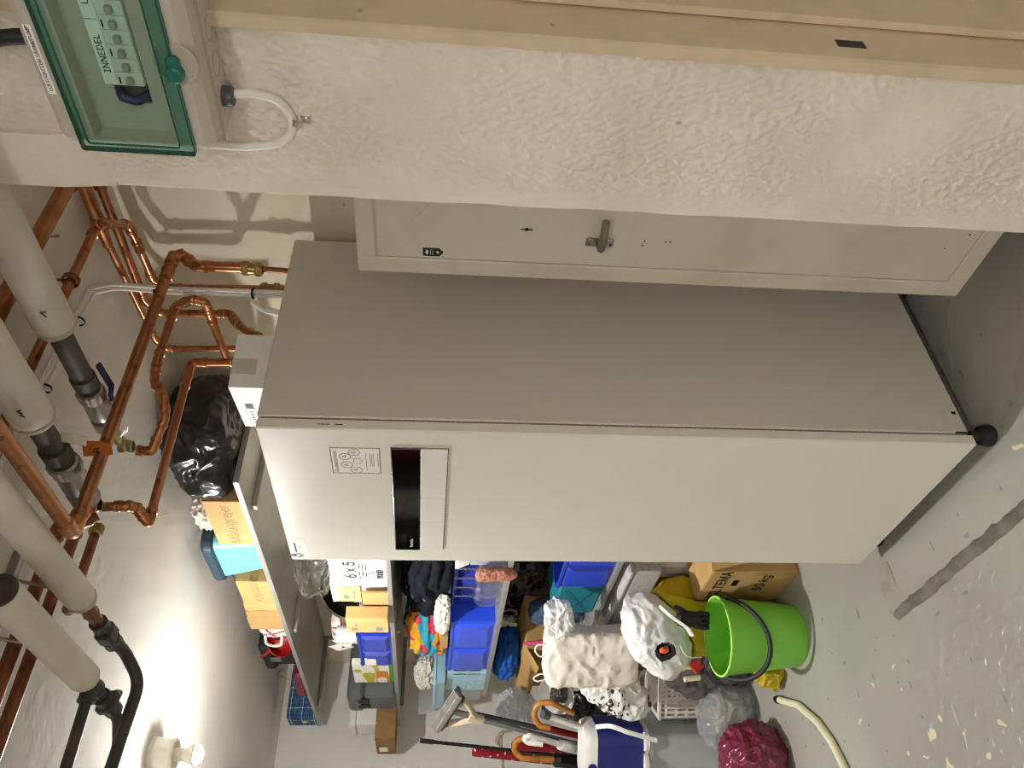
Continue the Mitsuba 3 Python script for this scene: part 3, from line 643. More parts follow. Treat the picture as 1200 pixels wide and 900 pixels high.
part(i2, 'tape_band', tube([(0.7387, -0.1300, 1.9377), (0.7487, -0.1400, 1.9125), (0.7562, -0.1500, 1.8842)], 0.009, 0.01, 10, flat=0.12), 'm_tape', True, label='grey tape band')
tagp = [np.array(q) for q in ((0.5943, -0.0374, 1.9789), (0.5788, -0.0656, 1.9706), (0.5863, -0.0652, 1.9133), (0.5921, -0.0528, 1.9167), (0.5951, -0.0448, 1.9245), (0.5971, -0.0403, 1.9382))]
tag_ex = tagp[1] - tagp[0]; tag_ex /= np.linalg.norm(tag_ex)
tag_n = np.cross(tagp[1] - tagp[0], tagp[2] - tagp[0]); tag_n /= np.linalg.norm(tag_n)
if tag_n @ (CAM - tagp[0]) < 0:
    tag_n = -tag_n
tag_ex = -tag_ex
tag_ey = np.cross(tag_n, tag_ex)
solo('pipe_tag', hull(tagp + [q - tag_n * 0.0012 for q in tagp]), 'm_tag_orange', 'small orange tag with a letter R on the crossing copper pipe', 'tag')
part('pipe_tag', 'lettering', text('R', 0.0125, np.array((0.5876, -0.0605, 1.9386)), tag_ex, tag_ey), 'm_ink', False)
solo('wire_twist', sweep([(0.4830, 0.0500, 1.9596), (0.5059, 0.0500, 1.9442), (0.5252, 0.0500, 1.9318), (0.5062, 0.0500, 1.9389), (0.4864, 0.0500, 1.9551)], 0.0008, 6), 'm_steel', 'thin twisted wire end on the first valve', 'wire')

# copper and black pipes below the third and fourth insulated pipes
t10 = copper('dark pipe from the copper tee, curving round towards the lamp side', [(0.365, -0.268, 1.985), (0.25, -0.272, 1.985)], 0.0135, elbows=False, m='m_copper_dark', sleeves=((0, 0.35, 0.06),))
part(t10, 'coupling', collar((0.235, -0.272, 1.985), (1, 0, 0), 0.0135, 0.03, 1.15), 'm_black_pipe', 40)
part(t10, 'valve_block', box(0.165, 0.212, -0.294, -0.252, 1.967, 2.003, 0.006), 'm_black_pipe')
part(t10, 'coupling', collar((0.150, -0.274, 1.985), (1, 0, 0), 0.0135, 0.03, 1.25), 'm_black_pipe', 40)
part(t10, 'bend', tube([(0.21, -0.272, 1.985), (0.085, -0.276, 1.975), (0.030, -0.325, 1.944), (0.048, -0.42, 1.944), (0.065, -0.60, 1.950), (0.07, -1.2, 1.96)], 0.0135, 0.06, 18, 10), 'm_black_pipe', True)
t11 = thing('black_pipe', 'black pipe with tee and stop valve on the end of the open insulated pipe', 'pipe')
part(t11, 'tube', tube([(0.222, -0.383, 1.985), (0.02, -0.388, 1.985)], 0.0125, sides=18), 'm_black_pipe')
part(t11, 'tee', cat([collar((0.190, -0.383, 1.985), (1, 0, 0), 0.0135, 0.055, 1.2), collar((0.190, -0.405, 1.985), (0, 1, 0), 0.0128, 0.03, 1.2)]), 'm_black_pipe', 40)
part(t11, 'branch', tube([(0.190, -0.39, 1.985), (0.193, -1.2, 1.985)], 0.0115, sides=16), 'm_black_pipe')
part(t11, 'valve_body', cat([collar((0.105, -0.386, 1.985), (1, 0, 0), 0.0135, 0.03, 1.2), box(0.06, 0.09, -0.410, -0.362, 1.965, 2.005, 0.006), collar((0.045, -0.388, 1.985), (1, 0, 0), 0.0135, 0.03, 1.2)]), 'm_black_pipe', 40)
part(t11, 'screw_cap', lathe([(0.006, 0), (0.010, 0.002), (0.010, 0.012), (0, 0.013)], 16, (0.05, -0.365, 1.98), (-0.4, 0.9, 0)), 'm_steel')
part(t11, 'hose', tube([(0.03, -0.388, 1.985), (-0.015, -0.40, 1.985), (-0.045, -0.44, 1.983), (-0.05, -0.55, 1.983), (-0.03, -1.2, 1.983)], 0.0125, 0.04, 16, 8), 'm_black_pipe', True)
solo('pipe_bracket', cat([box(0.44, 0.46, -0.60, -0.21, 2.079, ZC, 0.002)]), 'm_steel', 'steel mounting rail under the ceiling beside the dark copper pipes', 'bracket')
for yy in (-0.262, -0.375):
    part('pipe_bracket', 'rod', tube([(0.45, yy - 0.005, 2.085), (0.40, yy, 2.03), (0.36 if yy > -0.3 else 0.40, yy, 2.01)], 0.0035, 0.01, 10), 'm_steel')

# white twin cable to the cabinet top and grey cable along the ceiling
for k, dx in enumerate((0.0, 0.0145)):
    solo('cable', tube([(0.485 + dx, 0.50, 1.65), (0.488 + dx, 0.495, 1.95), (0.52 + dx, 0.470, 2.075), (0.578 + dx, 0.393, 2.087), (0.585 + dx, 0.317, 2.087), (0.61 + dx, 0.0, 2.087), (0.63 + dx, -0.9, 2.087)], 0.0055, 0.04, 12, 8), 'm_cable_white',
         ('white cable of the pair running down to the cabinet top, left of the two', 'white cable of the pair running down to the cabinet top, right of the two')[k], 'cable', 'white cables to the cabinet top')
for o in ((0.4935, 0.497, 1.752), (0.495, 0.492, 1.99), (0.590, 0.29, 2.085), (0.603, 0.085, 2.085)):
    d_ = (0, 0, 1) if o[2] < 2.05 else (0.06, -1, 0)
    k_ = solo('cable_tie', lathe([(0.0135, -0.003), (0.0147, -0.002), (0.0147, 0.002), (0.0135, 0.003)], 16, o, d_), 'm_black', 'black cable tie round the white cables', 'cable tie', 'cable ties')
labels['cable_tie']['label'] = 'black cable tie low on the white cables just above the cabinet'
labels['cable_tie_001']['label'] = 'black cable tie on the upright white cables near the ceiling'
labels['cable_tie_002']['label'] = 'black cable tie at the bend of the cables on the ceiling'
labels['cable_tie_003']['label'] = 'black cable tie on the ceiling cables beside the dark iron pipe'
solo('cable', tube([(0.52, 0.40, 1.649), (0.535, 0.40, 1.70), (0.53, 0.43, 1.735)], 0.008, 0.02, 10), 'm_cable_white', 'short translucent white cable end curling up at the cabinet top edge', 'cable')

# small white carton on the cabinet
cb = thing('carton', 'small white carton with a printed label lying on the cabinet top', 'carton')
rzb = -9.0
bo = np.array((0.475, 0.205, 1.6495))
part(cb, 'box', move(box(-0.095, 0.095, -0.055, 0.085, 0, 0.085, 0.001), bo, rzb), 'm_white')
part(cb, 'flap', move(box(-0.094, 0.094, -0.0545, -0.0535, 0, 0.001), bo, rzb), 'm_white')
part(cb, 'tape', move(box(0.0945, 0.0956, -0.02, 0.02, 0.03, 0.0853), bo, rzb), 'm_tape')
exb = np.array((math.cos(math.radians(rzb)), math.sin(math.radians(rzb)), 0))
ob = bo + exb * -0.085 + np.array((-math.sin(math.radians(rzb)), math.cos(math.radians(rzb)), 0)) * -0.0552
pb = [decal(rect(0.085, 0.046, 0.105, 0.064), ob, exb, FZ, 0.0004)]
fr = sg.box(0.004, 0.044, 0.083, 0.066)
pb.append(decal(fr.difference(fr.buffer(-0.0008)), ob, exb, FZ, 0.0004))
for u in (0.012, 0.024, 0.036, 0.05, 0.064):
    pb.append(decal(rect(u, 0.052, u + 0.006, 0.058), ob, exb, FZ, 0.0004))
part(cb, 'label_print', cat(pb), 'm_ink_soft', False)

# ---------------------------------------------------------------- more helpers and materials for the shelves and the pile
def loft(loops, cap0=True, cap1=True):
    L = np.array([np.asarray(l, float) for l in loops])
    m, n = L.shape[:2]
    i, j = np.meshgrid(np.arange(m - 1), np.arange(n), indexing='ij')
    j2 = (j + 1) % n
    q = np.stack([i * n + j, i * n + j2, (i + 1) * n + j2, (i + 1) * n + j], -1).reshape(-1, 4)
    f = [q[:, [0, 1, 2]], q[:, [0, 2, 3]]]
    v = L.reshape(-1, 3)
    k = np.arange(n)
    if cap0:
        v = np.vstack([v, L[0].mean(0)])
        f.append(np.stack([k * 0 + len(v) - 1, (k + 1) % n, k], 1))
    if cap1:
        v = np.vstack([v, L[-1].mean(0)])
        f.append(np.stack([k * 0 + len(v) - 1, k + (m - 1) * n, (k + 1) % n + (m - 1) * n], 1))
    return trimesh.Trimesh(v, np.vstack(f), process=False)

def rrect(w, d, r, z, n=6):
    r = min(r, w * 0.49, d * 0.49)
    out = []
    for cx, cy, a0 in ((w / 2 - r, d / 2 - r, 0), (-w / 2 + r, d / 2 - r, 90), (-w / 2 + r, -d / 2 + r, 180), (w / 2 - r, -d / 2 + r, 270)):
        for k in range(n + 1):
            a = math.radians(a0 + 90 * k / n)
            out.append((cx + r * math.cos(a), cy + r * math.sin(a), z))
    return np.array(out)

def tub(w0, d0, w1, d1, h, r=0.02, th=0.003, lip=0.0):
    lo = [rrect(w0 - 0.006, d0 - 0.006, r, 0), rrect(w0, d0, r, 0.004), rrect(w1, d1, r, h - 0.012)]
    if lip:
        lo += [rrect(w1 + 2 * lip, d1 + 2 * lip, r + lip, h - 0.011), rrect(w1 + 2 * lip, d1 + 2 * lip, r + lip, h)]
    else:
        lo += [rrect(w1, d1, r, h)]
    lo += [rrect(w1 - 2 * th, d1 - 2 * th, r, h), rrect(w0 - 2 * th, d0 - 2 * th, r, th)]
    return loft(lo)

_ico, SOLID, SOFT, ROUND = {}, [], [], []
def reg(x0, x1, y0, y1, z0, z1, rz=0.0, c=None):
    """Notes the room a rigid thing takes, so that the soft things put in later make way for it."""
    h = np.array([(x1 - x0) / 2, (y1 - y0) / 2, (z1 - z0) / 2])
    m = np.array([(x0 + x1) / 2, (y0 + y1) / 2, (z0 + z1) / 2])
    a = math.radians(rz)
    SOLID.append((m if c is None else np.array(c, float), h, math.cos(a), math.sin(a)))

def inside_any(v, gap, near):
    bad = np.zeros(len(v), bool)
    for m, h, ca, sa in near[0]:
        d = v - m
        lx, ly = d[:, 0] * ca + d[:, 1] * sa, -d[:, 0] * sa + d[:, 1] * ca
        bad |= (np.abs(lx) < h[0] + gap) & (np.abs(ly) < h[1] + gap) & (np.abs(d[:, 2]) < h[2] + gap)
    for x, y, r, z0, z1 in near[1]:
        bad |= (np.hypot(v[:, 0] - x, v[:, 1] - y) < r + gap) & (v[:, 2] > z0 - gap) & (v[:, 2] < z1 + gap)
    for c, tree, R in near[2]:
        d = v - c
        l = np.linalg.norm(d, axis=1)
        k = (l < R.max() + gap) & ~bad
        if k.any():
            _, q = tree.query(d[k] / l[k, None])
            bad[k] |= l[k] < R[q] + gap
    return bad

def make_way(v, c, gap):
    """Shortens every spoke of the star-shaped heap v round c to where it first meets something."""
    L = np.linalg.norm(v, axis=1).max() + gap
    near = ([s for s in SOLID if np.linalg.norm(s[0] - c) < np.linalg.norm(s[1]) + L], [s for s in ROUND if math.hypot(s[0] - c[0], s[1] - c[1]) < s[2] + L],
            [s for s in SOFT if np.linalg.norm(s[0] - c) < s[2].max() + L])
    if not any(near):
        return v, False
    first = np.ones(len(v))
    for s in np.linspace(1.0, 0.12, 34):
        bad = inside_any(v * s + c, gap, near)
        first[bad] = s - 0.027
    return v * np.maximum(first, 0.08)[:, None], bool((first < 1).any())

def blob(c, rad, seed, e=2.6, amp=0.14, k=1.6, crease=0.10, kc=2.4, zmin=None, sub=5, rz=0.0, pinch=0.0, layers=None, lean=(0, 0), yields=True, gap=0.011, roll=0.0, fine=1.0):
    """A crumpled bag or a heap of cloth: a rounded block with soft bulges and sharp creases that makes way for what stands there."""
    if sub not in _ico:
        s = trimesh.creation.icosphere(subdivisions=sub)
        _ico[sub] = (np.array(s.vertices), np.array(s.faces))
    u, f = _ico[sub]
    rad, c = np.asarray(rad, float), np.asarray(c, float)
    p = u / (np.abs(u) ** e).sum(1, keepdims=True) ** (1 / e)
    g = rad / rad.prod() ** (1 / 3)
    q = p * g + np.array([seed * 3.71, seed * 1.93, seed * 0.77])
    s = 2 * amp * (meshkit.fbm(q * k, 3, seed) - 0.5)
    w = q * kc + 1.1 * (np.stack([meshkit.noise(q * 1.7 + 5.3 * a, seed + a) for a in (1, 2, 3)], -1) - 0.5)
    for o, (fr, am) in enumerate(((1.0, 1.0), (2.1, 0.5 * fine), (4.3, 0.22 * fine))):
        n1 = meshkit.noise(w * fr + 11.3 * o, seed + 9 + o)
        s = s + crease * am * ((1 - np.abs(2 * n1 - 1)) ** 1.8 - 0.4)
    if layers:
        n_, a_ = layers
        ph = p[:, 2] * n_ * math.pi / 2 + 1.6 * (meshkit.noise(q * 1.2, seed + 3) - 0.5) * 2 + 0.5 * np.sin(p[:, 0] * 2)
        s = s + a_ * (np.abs(np.sin(ph)) ** 0.6 - 0.5)
    v = p * rad + p * (s * rad.prod() ** (1 / 3) * 0.9)[:, None]
    if pinch:
        t = np.clip((p[:, 2] - 0.2) / 0.9, 0, 1)
        v[:, :2] *= (1 - pinch * t ** 1.3)[:, None]
    v[:, 0] += lean[0] * (v[:, 2] / rad[2])
    v[:, 1] += lean[1] * (v[:, 2] / rad[2])
    if roll:
        a = math.radians(roll)
        v = np.stack([v[:, 0] * math.cos(a) - v[:, 2] * math.sin(a), v[:, 1], v[:, 0] * math.sin(a) + v[:, 2] * math.cos(a)], -1)
    a = math.radians(rz)
    v = np.stack([v[:, 0] * math.cos(a) - v[:, 1] * math.sin(a), v[:, 0] * math.sin(a) + v[:, 1] * math.cos(a), v[:, 2]], -1)
    if zmin is not None:
        v[:, 2] = np.maximum(v[:, 2], zmin + 0.0006 - c[2])
    from scipy.spatial import cKDTree
    if yields:
        flat = v[:, 2] < zmin + 0.004 - c[2] if zmin is not None else np.zeros(len(v), bool)
        v, moved = make_way(v, c, gap)
        if moved:
            e0 = np.vstack([f[:, [0, 1]], f[:, [1, 2]], f[:, [2, 0]]])
            deg = np.bincount(e0[:, 0], minlength=len(v))
            l = np.linalg.norm(v, axis=1)
            un = v / np.maximum(l, 1e-9)[:, None]
            for _ in range(14):
                l = np.minimum(l, np.bincount(e0[:, 0], weights=l[e0[:, 1]], minlength=len(v)) / deg + 0.0016)
            v = un * l[:, None]
        v[flat, 2] = zmin + 0.0006 - c[2] if zmin is not None else v[flat, 2]
    l = np.linalg.norm(v, axis=1)
    if sub >= 4:
        SOFT.append((c, cKDTree(v / np.maximum(l, 1e-9)[:, None]), l))
    return trimesh.Trimesh(v + c, f, process=False)

def cut_open(m, c, d, cosmin, push=0.0):
    """Takes away the faces of a blob that look along d: the mouth of a bag."""
    d = np.array(d, float) / np.linalg.norm(d)
    r = m.triangles_center - np.array(c, float)
    r /= np.linalg.norm(r, axis=1, keepdims=True)
    keep = r @ d < cosmin
    m2 = trimesh.Trimesh(m.vertices, m.faces[keep], process=False)
    m2.remove_unreferenced_vertices()
    return m2

RV, DV = np.array([0.6312, 0.7750, 0.0]), np.array([-0.7750, 0.6312, 0.0])   # a person looking at the shelves: across, away

mat('m_shelf', blotch('#9d9b95', '#949289', 8), 0.35, 0.5, 0.4)
mat('m_card', blotch('#b5925f', '#ab8856', 9), 0.8, 0.2)
mat('m_card_light', blotch('#bd9a68', '#b5915f', 9), 0.8, 0.2)
mat('m_card_dark', blotch('#8f7048', '#846640', 9), 0.8, 0.2)
mat('m_pencil', '#8c7b5c', 0.8, 0.2)
mat('m_binbag', '#131116', 0.28, 0.6)
mat('m_greybag', '#4b464a', 0.25, 0.6)
mat('m_whitebag', blotch('#d9d8d6', '#cbc9c6', 9), 0.4, 0.5)
mat('m_paper_sack', blotch('#d9d1c4', '#cec5b6', 6), 0.7, 0.3)
mat('m_maroon', '#6d1f3a', 0.25, 0.6)
mat('m_yellow', blotch('#b9a21c', '#ab9414', 8), 0.55, 0.4)
mat('m_turq', '#66b3bb', 0.4, 0.5)
mat('m_teal_lid', '#1f3a49', 0.4, 0.5)
mat('m_teal', '#1b6d7c', 0.6, 0.3)
mat('m_blue', '#1f38a8', 0.3, 0.5)
mat('m_blue_bright', '#2a4bd0', 0.3, 0.5)
mat('m_blue_crate', '#1c2ea0', 0.3, 0.5)
mat('m_blue_cloth', '#1d57ae', 0.75, 0.3)
mat('m_navy_cloth', blotch('#10131c', '#1b2130', 14), 0.9, 0.2)
mat('m_light_blue', '#9fc3cf', 0.4, 0.5)
mat('m_denim', blotch('#4a5872', '#39465f', 40), 0.9, 0.2)
mat('m_green', '#7cc540', 0.32, 0.5)
mat('m_green_rim', '#a9dc6a', 0.35, 0.5)
mat('m_lime', '#c5dc7c', 0.6, 0.3)
mat('m_wood', blotch('#b87a34', '#a0651f', 20), 0.4, 0.5)
mat('m_beige', '#cdbb9e', 0.45, 0.5)
mat('m_grey_mop', blotch('#8b8780', '#77736d', 60), 0.9, 0.2)
mat('m_pole', '#8e9092', 0.35, 0.5, 0.5)
mat('m_cream_hose', '#d9d3b4', 0.4, 0.5)
mat('m_red_cloth', blotch('#8f1c24', '#7c161e', 12), 0.6, 0.4)
mat('m_orange', '#d8642a', 0.5)
mat('m_pink', '#d6527a', 0.5)
mat('m_copper_cloth', blotch('#b27760', '#8f5c48', 60), 0.6, 0.5, 0.2, bump=proc(plaster_h(120, 0.01, 300, 0.002), 1e-3))
mat('m_tool', '#55585b', 0.5)
mat('m_pot', '#15110f', 0.35, 0.5)
mat('m_white_cloth', blotch('#d6d1c8', '#c9c3b8', 20), 0.9, 0.2)
mat('m_basket', '#d4cdc2', 0.5)
mat('m_navy_print', '#1d2366', 0.35)
scene['m_clear'] = {'type': 'thindielectric', 'int_ior': 1.5}
scene['m_clear_thick'] = {'type': 'thindielectric', 'int_ior': 2.0, 'specular_transmittance': {'type': 'rgb', 'value': [0.88, 0.9, 0.9]}}
scene['m_frosted'] = {'type': 'principledthin', 'base_color': {'type': 'rgb', 'value': [0.84, 0.86, 0.88]}, 'roughness': 0.25, 'spec_trans': 0.45, 'diff_trans': 0.9, 'eta': 1.35}
scene['m_film'] = {'type': 'thindielectric', 'int_ior': 1.5, 'specular_transmittance': {'type': 'rgb', 'value': [0.93, 0.94, 0.95]}}
scene['m_poly'] = {'type': 'principledthin', 'base_color': {'type': 'rgb', 'value': [0.86, 0.88, 0.90]}, 'roughness': 0.16, 'spec_trans': 0.72, 'diff_trans': 0.7, 'eta': 1.4}
def grid_c(p, n, uv):
    g = lambda a: smoothstep(0.41, 0.44, dr.abs(a - dr.floor(a) - 0.5))
    t = dr.maximum(g((p.x + p.z * 0.4) * 13), g((p.z - p.x * 0.4) * 13))
    return mix(lin('#ddd8d2'), lin('#b03038'), t)
mat('m_grid', proc(grid_c), 0.6, 0.3)
def plaid_c(p, n, uv):
    g = lambda a, w: smoothstep(0.5 - w, 0.5 - w + 0.004, dr.abs(a - dr.floor(a) - 0.5))
    u = p.x - p.y
    base = mix(lin('#2c4f74'), lin('#3b6389'), smoothstep(0.45, 0.55, noise(p.x * 30, p.y * 30, p.z * 30)))
    t = dr.maximum(g(u * 9.5, 0.014), g(p.z * 16, 0.020))
    d = dr.maximum(g(u * 19 + 0.3, 0.06), g(p.z * 32 + 0.3, 0.06))
    return mix(mix(base, lin('#1f3550'), d * 0.7), lin('#d8dde0'), t)
mat('m_plaid', proc(plaid_c), 0.6, 0.3)
def linen_c(p, n, uv):
    return mix(lin('#8f8d8b'), lin('#b3b1ae'), 0.5 * noise((p.x + p.y) * 400, p.z * 60, 0) + 0.5 * noise((p.x + p.y) * 50, p.z * 420, 3))
mat('m_linen', proc(linen_c), 0.9, 0.2)
def patch_cloth(p, n, uv):
    a = fbm(p.x * 9 + 3, p.y * 9, p.z * 14, 2)
    c = mix(lin('#2f93a8'), lin('#c98a1e'), smoothstep(0.47, 0.50, a))
    c = mix(c, lin('#d9a534'), smoothstep(0.58, 0.60, a))
    return mix(c, lin('#b8404e'), smoothstep(0.66, 0.68, noise(p.x * 22, p.y * 22, p.z * 30)))
mat('m_patch_cloth', proc(patch_cloth), 0.9, 0.2)
def navy_pattern(p, n, uv):
    a = noise(p.x * 26 + 3, p.y * 26, p.z * 40)
    return mix(lin('#0e1119'), lin('#4d7f9c'), smoothstep(0.80, 0.84, a) * smoothstep(0.42, 0.5, noise(p.x * 6, p.y * 6 + 4, p.z * 6)))
mat('m_navy_pattern', proc(navy_pattern), 0.9, 0.2)
def fruit_c(p, n, uv):
    a = noise(p.x * 14 + 2, 1, p.z * 18)
    c = mix(lin('#e4e0d2'), lin('#b3ae2e'), smoothstep(0.60, 0.64, a) * smoothstep(1.50, 1.52, p.z))
    c = mix(c, lin('#d07a2a'), smoothstep(0.50, 0.54, noise(p.x * 12 + 9, 4, p.z * 20)) * smoothstep(1.54, 1.52, p.z))
    return mix(lin('#4c8a35'), c, smoothstep(1.462, 1.465, p.z))
mat('m_fruit', proc(fruit_c), 0.5, 0.4)
def dots_c(p, n, uv):
    u, v = (p.x * 0.63 + p.y * 0.775) * 28, p.z * 28
    d = dr.sqrt(dr.square(u - dr.floor(u) - 0.5) + dr.square(v - dr.floor(v) - 0.5))
    return mix(lin('#e6dcd8'), lin('#8e1a26'), smoothstep(0.10, 0.14, d))
mat('m_dots', proc(dots_c), 0.5, 0.4)
def print_bag_c(p, n, uv):
    a = smoothstep(0.62, 0.66, noise(p.x * 60, p.y * 60, p.z * 90)) * smoothstep(0.45, 0.55, noise(p.x * 11 + 3, p.y * 11, p.z * 11))
    return mix(lin('#d5d3cf'), lin('#35332f'), a)
mat('m_print_bag', proc(print_bag_c), 0.4, 0.5)

# ---------------------------------------------------------------- shelving along the back wall
S = [1.866, 1.438, 1.003, 0.606]
SX = [(-2.56, -0.07), (-2.58, -0.07), (-2.06, -0.07), (-2.02, -0.07)]
words = ('topmost long grey shelf board under the ceiling', 'second long grey shelf board from the top', 'third long grey shelf board, with the blue crates', 'lowest grey shelf board, above the heap on the floor')
for zt, (a, b), lab in zip(S, SX, words):
    sh_ = thing('shelf_board', lab, 'shelf', 'grey shelf boards')
    part(sh_, 'board', box(a, b, 0.28, 0.675, zt - 0.018, zt, 0.0015), 'm_shelf')
    reg(a, b, 0.28, 0.675, zt - 0.022, zt - 0.004)
    for bxx in np.linspace(a + 0.25, b - 0.2, 3 if b - a > 2.2 else 2):
        part(sh_, 'bracket', cat([box(bxx - 0.013, bxx + 0.013, 0.31, YB - 0.001, zt - 0.036, zt - 0.0182, 0.002), box(bxx - 0.013, bxx + 0.013, YB - 0.012, YB - 0.0005, zt - 0.16, zt - 0.0182, 0.002)]), 'm_shelf')

def carton(name, label, x0, x1, y0, y1, z0, z1, m='m_card', group=None, cat_='box', flaps=True):
    t = thing(name, label, cat_, group)
    reg(x0, x1, y0, y1, z0, z1)
    part(t, 'body', box(x0, x1, y0, y1, z0, z1, 0.0015), m)
    if flaps:
        part(t, 'flap', box(x0 + 0.001, x1 - 0.001, y0 + 0.001, (y0 + y1) / 2 - 0.001, z1, z1 + 0.002), m)
        part(t, 'flap', box(x0 + 0.001, x1 - 0.001, (y0 + y1) / 2 + 0.001, y1 - 0.001, z1, z1 + 0.002), m)
    return t

# ---- top shelf, from the cabinet to the far end
z = S[0]
c_ = carton('cardboard_box', 'cardboard box half hidden behind the black sack on the top shelf', -0.20, -0.075, 0.625, 0.672, z, z + 0.15, 'm_card_dark')
c_ = thing('cardboard_box', 'cardboard box with Målargrejer handwritten on it', 'box')
reg(-0.475, -0.195, 0.288, 0.52, z, z + 0.117)
part(c_, 'body', box(-0.475, -0.195, 0.288, 0.52, z, z + 0.117, 0.0015), 'm_card_light')
part(c_, 'lettering', text('Målargrejer', 0.033, (-0.462, 0.2878, z + 0.042), FX, FZ), 'm_pencil', False, label='pencil handwriting')
solo('bin_bag', blob((-0.085, 0.455, z + 0.105), (0.170, 0.165, 0.108), 4, e=2.5, amp=0.12, crease=0.16, kc=1.7, zmin=z, rz=10), 'm_binbag', 'black plastic sack slumped on the top shelf next to the cabinet', 'bag', smooth=True)
solo('crumpled_paper', blob((-0.385, 0.40, z + 0.150), (0.085, 0.08, 0.042), 21, crease=0.22, kc=4, zmin=z + 0.1172), 'm_white_cloth', 'crumpled white paper lying on the Målargrejer box', 'paper', smooth=True)
reg(-0.79, -0.49, 0.285, 0.575, z, z + 0.19)
tb = thing('storage_bin', 'turquoise plastic bin with a dark teal lid on the top shelf', 'bin')
bm_ = tub(0.215, 0.215, 0.265, 0.26, 0.166, 0.035, 0.003)
part(tb, 'bin', move(bm_, (-0.637, 0.43, z), 0), 'm_turq', 40)
lidm = loft([rrect(0.275, 0.27, 0.04, 0.150), rrect(0.290, 0.285, 0.045, 0.156), rrect(0.292, 0.287, 0.045, 0.178), rrect(0.275, 0.27, 0.04, 0.190)])
part(tb, 'lid', move(lidm, (-0.640, 0.43, z), 0), 'm_teal_lid', 35, label='dark teal lid')
c_ = thing('cardboard_box', 'plain cardboard box with a handwritten word, left of the turquoise bin', 'box')
part(c_, 'body', box(-0.968, -0.770, 0.292, 0.52, z, z + 0.120, 0.0015), 'm_card')
part(c_, 'lettering', text('KANNAR', 0.032, (-0.945, 0.2918, z + 0.042), FX, FZ), 'm_pencil', False)
c_ = thing('cardboard_box', 'cardboard carton with overlapping flap folds, left of the handwritten boxes', 'box')
part(c_, 'body', box(-1.215, -0.972, 0.295, 0.50, z, z + 0.128, 0.0015), 'm_card_light')
part(c_, 'flap', box(-1.10, -1.035, 0.290, 0.295, z + 0.001, z + 0.128), 'm_card')
part(c_, 'flap', box(-1.215, -1.10, 0.2915, 0.295, z + 0.001, z + 0.135), 'm_card_light')
solo('glitter_bag', blob((-1.02, 0.45, z + 0.158), (0.075, 0.05, 0.030), 31, crease=0.25, kc=5, zmin=z + 0.1282), 'm_steel', 'glittering silver foil bag lying on the carton with flap folds', 'bag', smooth=True)
gb_ = thing('paper_bag', 'white paper bag with red lines and a white loop handle on the top shelf', 'bag')
part(gb_, 'body', blob((-1.30, 0.37, z + 0.062), (0.085, 0.06, 0.066), 33, e=4, amp=0.06, crease=0.06, zmin=z), 'm_grid', True)
part(gb_, 'handle', tube([(-1.33, 0.305, z + 0.03), (-1.40, 0.295, z + 0.04), (-1.43, 0.30, z + 0.075), (-1.40, 0.30, z + 0.105), (-1.33, 0.31, z + 0.10)], 0.0065, 0.03, 10), 'm_white', True)
bx_ = thing('black_case', 'black case standing on its side on the top shelf beyond the red funnel', 'case')
part(bx_, 'body', box(-1.83, -1.57, 0.36, 0.52, z, z + 0.16, 0.012), 'm_black')
part(bx_, 'lid', box(-1.835, -1.565, 0.34, 0.53, z + 0.120, z + 0.175, 0.012), 'm_rubber')
part(bx_, 'clasp', cat([box(-1.72, -1.67, 0.334, 0.342, z + 0.085, z + 0.135, 0.002)]), 'm_steel')
fu = thing('funnel', 'red plastic funnel lying on the top shelf before the black case', 'funnel')
part(fu, 'cone', lathe([(0.062, 0), (0.064, 0.004), (0.010, 0.062), (0.007, 0.064), (0.006, 0.062), (0.058, 0.004)], 26, (-1.47, 0.33, z + 0.062), (-0.55, -0.1, 0.45)), 'm_red')
part(fu, 'spout', lathe([(0.009, 0.058), (0.006, 0.15), (0.0045, 0.15), (0.006, 0.058)], 16, (-1.47, 0.33, z + 0.062), (-0.55, -0.1, 0.45)), 'm_red')
for k in range(9):
    a = k * 0.7
    solo_c = None
ch = thing('chain', 'thin silver chain with hooks hanging over the black case', 'chain')
part(ch, 'links', cat([lathe([(0.0055, -0.001), (0.0075, 0), (0.0055, 0.001), (0.0045, 0)], 10, (-1.80 - 0.011 * k, 0.329, z + 0.12 - 0.006 * abs(k - 6) + 0.01 * (k % 2)), (k % 2, 1, 0.3)) for k in range(14)]), 'm_chrome', 30, kind='stuff')
mc = solo('maroon_case', move(box(-0.10, 0.10, -0.06, 0.06, 0, 0.055, 0.012), (-1.98, 0.36, z), 12), 'm_maroon', 'flat maroon case lying on the top shelf before the plaid box', 'case')
pb_ = thing('plaid_box', 'blue plaid box with white lines at the far end of the top shelf', 'box')
part(pb_, 'body', box(-2.555, -2.405, 0.285, 0.56, z, z + 0.150, 0.003), 'm_plaid')
part(pb_, 'front_panel', box(-2.54, -2.42, 0.282, 0.286, z + 0.008, z + 0.120, 0.001), 'm_plaid')
part(pb_, 'emblem', place(prism([(-0.018, 0), (0, 0.018), (0.018, 0), (0, -0.018)], 0.001), (-2.48, 0.282, z + 0.062), FX, FZ), 'm_lime', label='small diamond-shaped emblem')

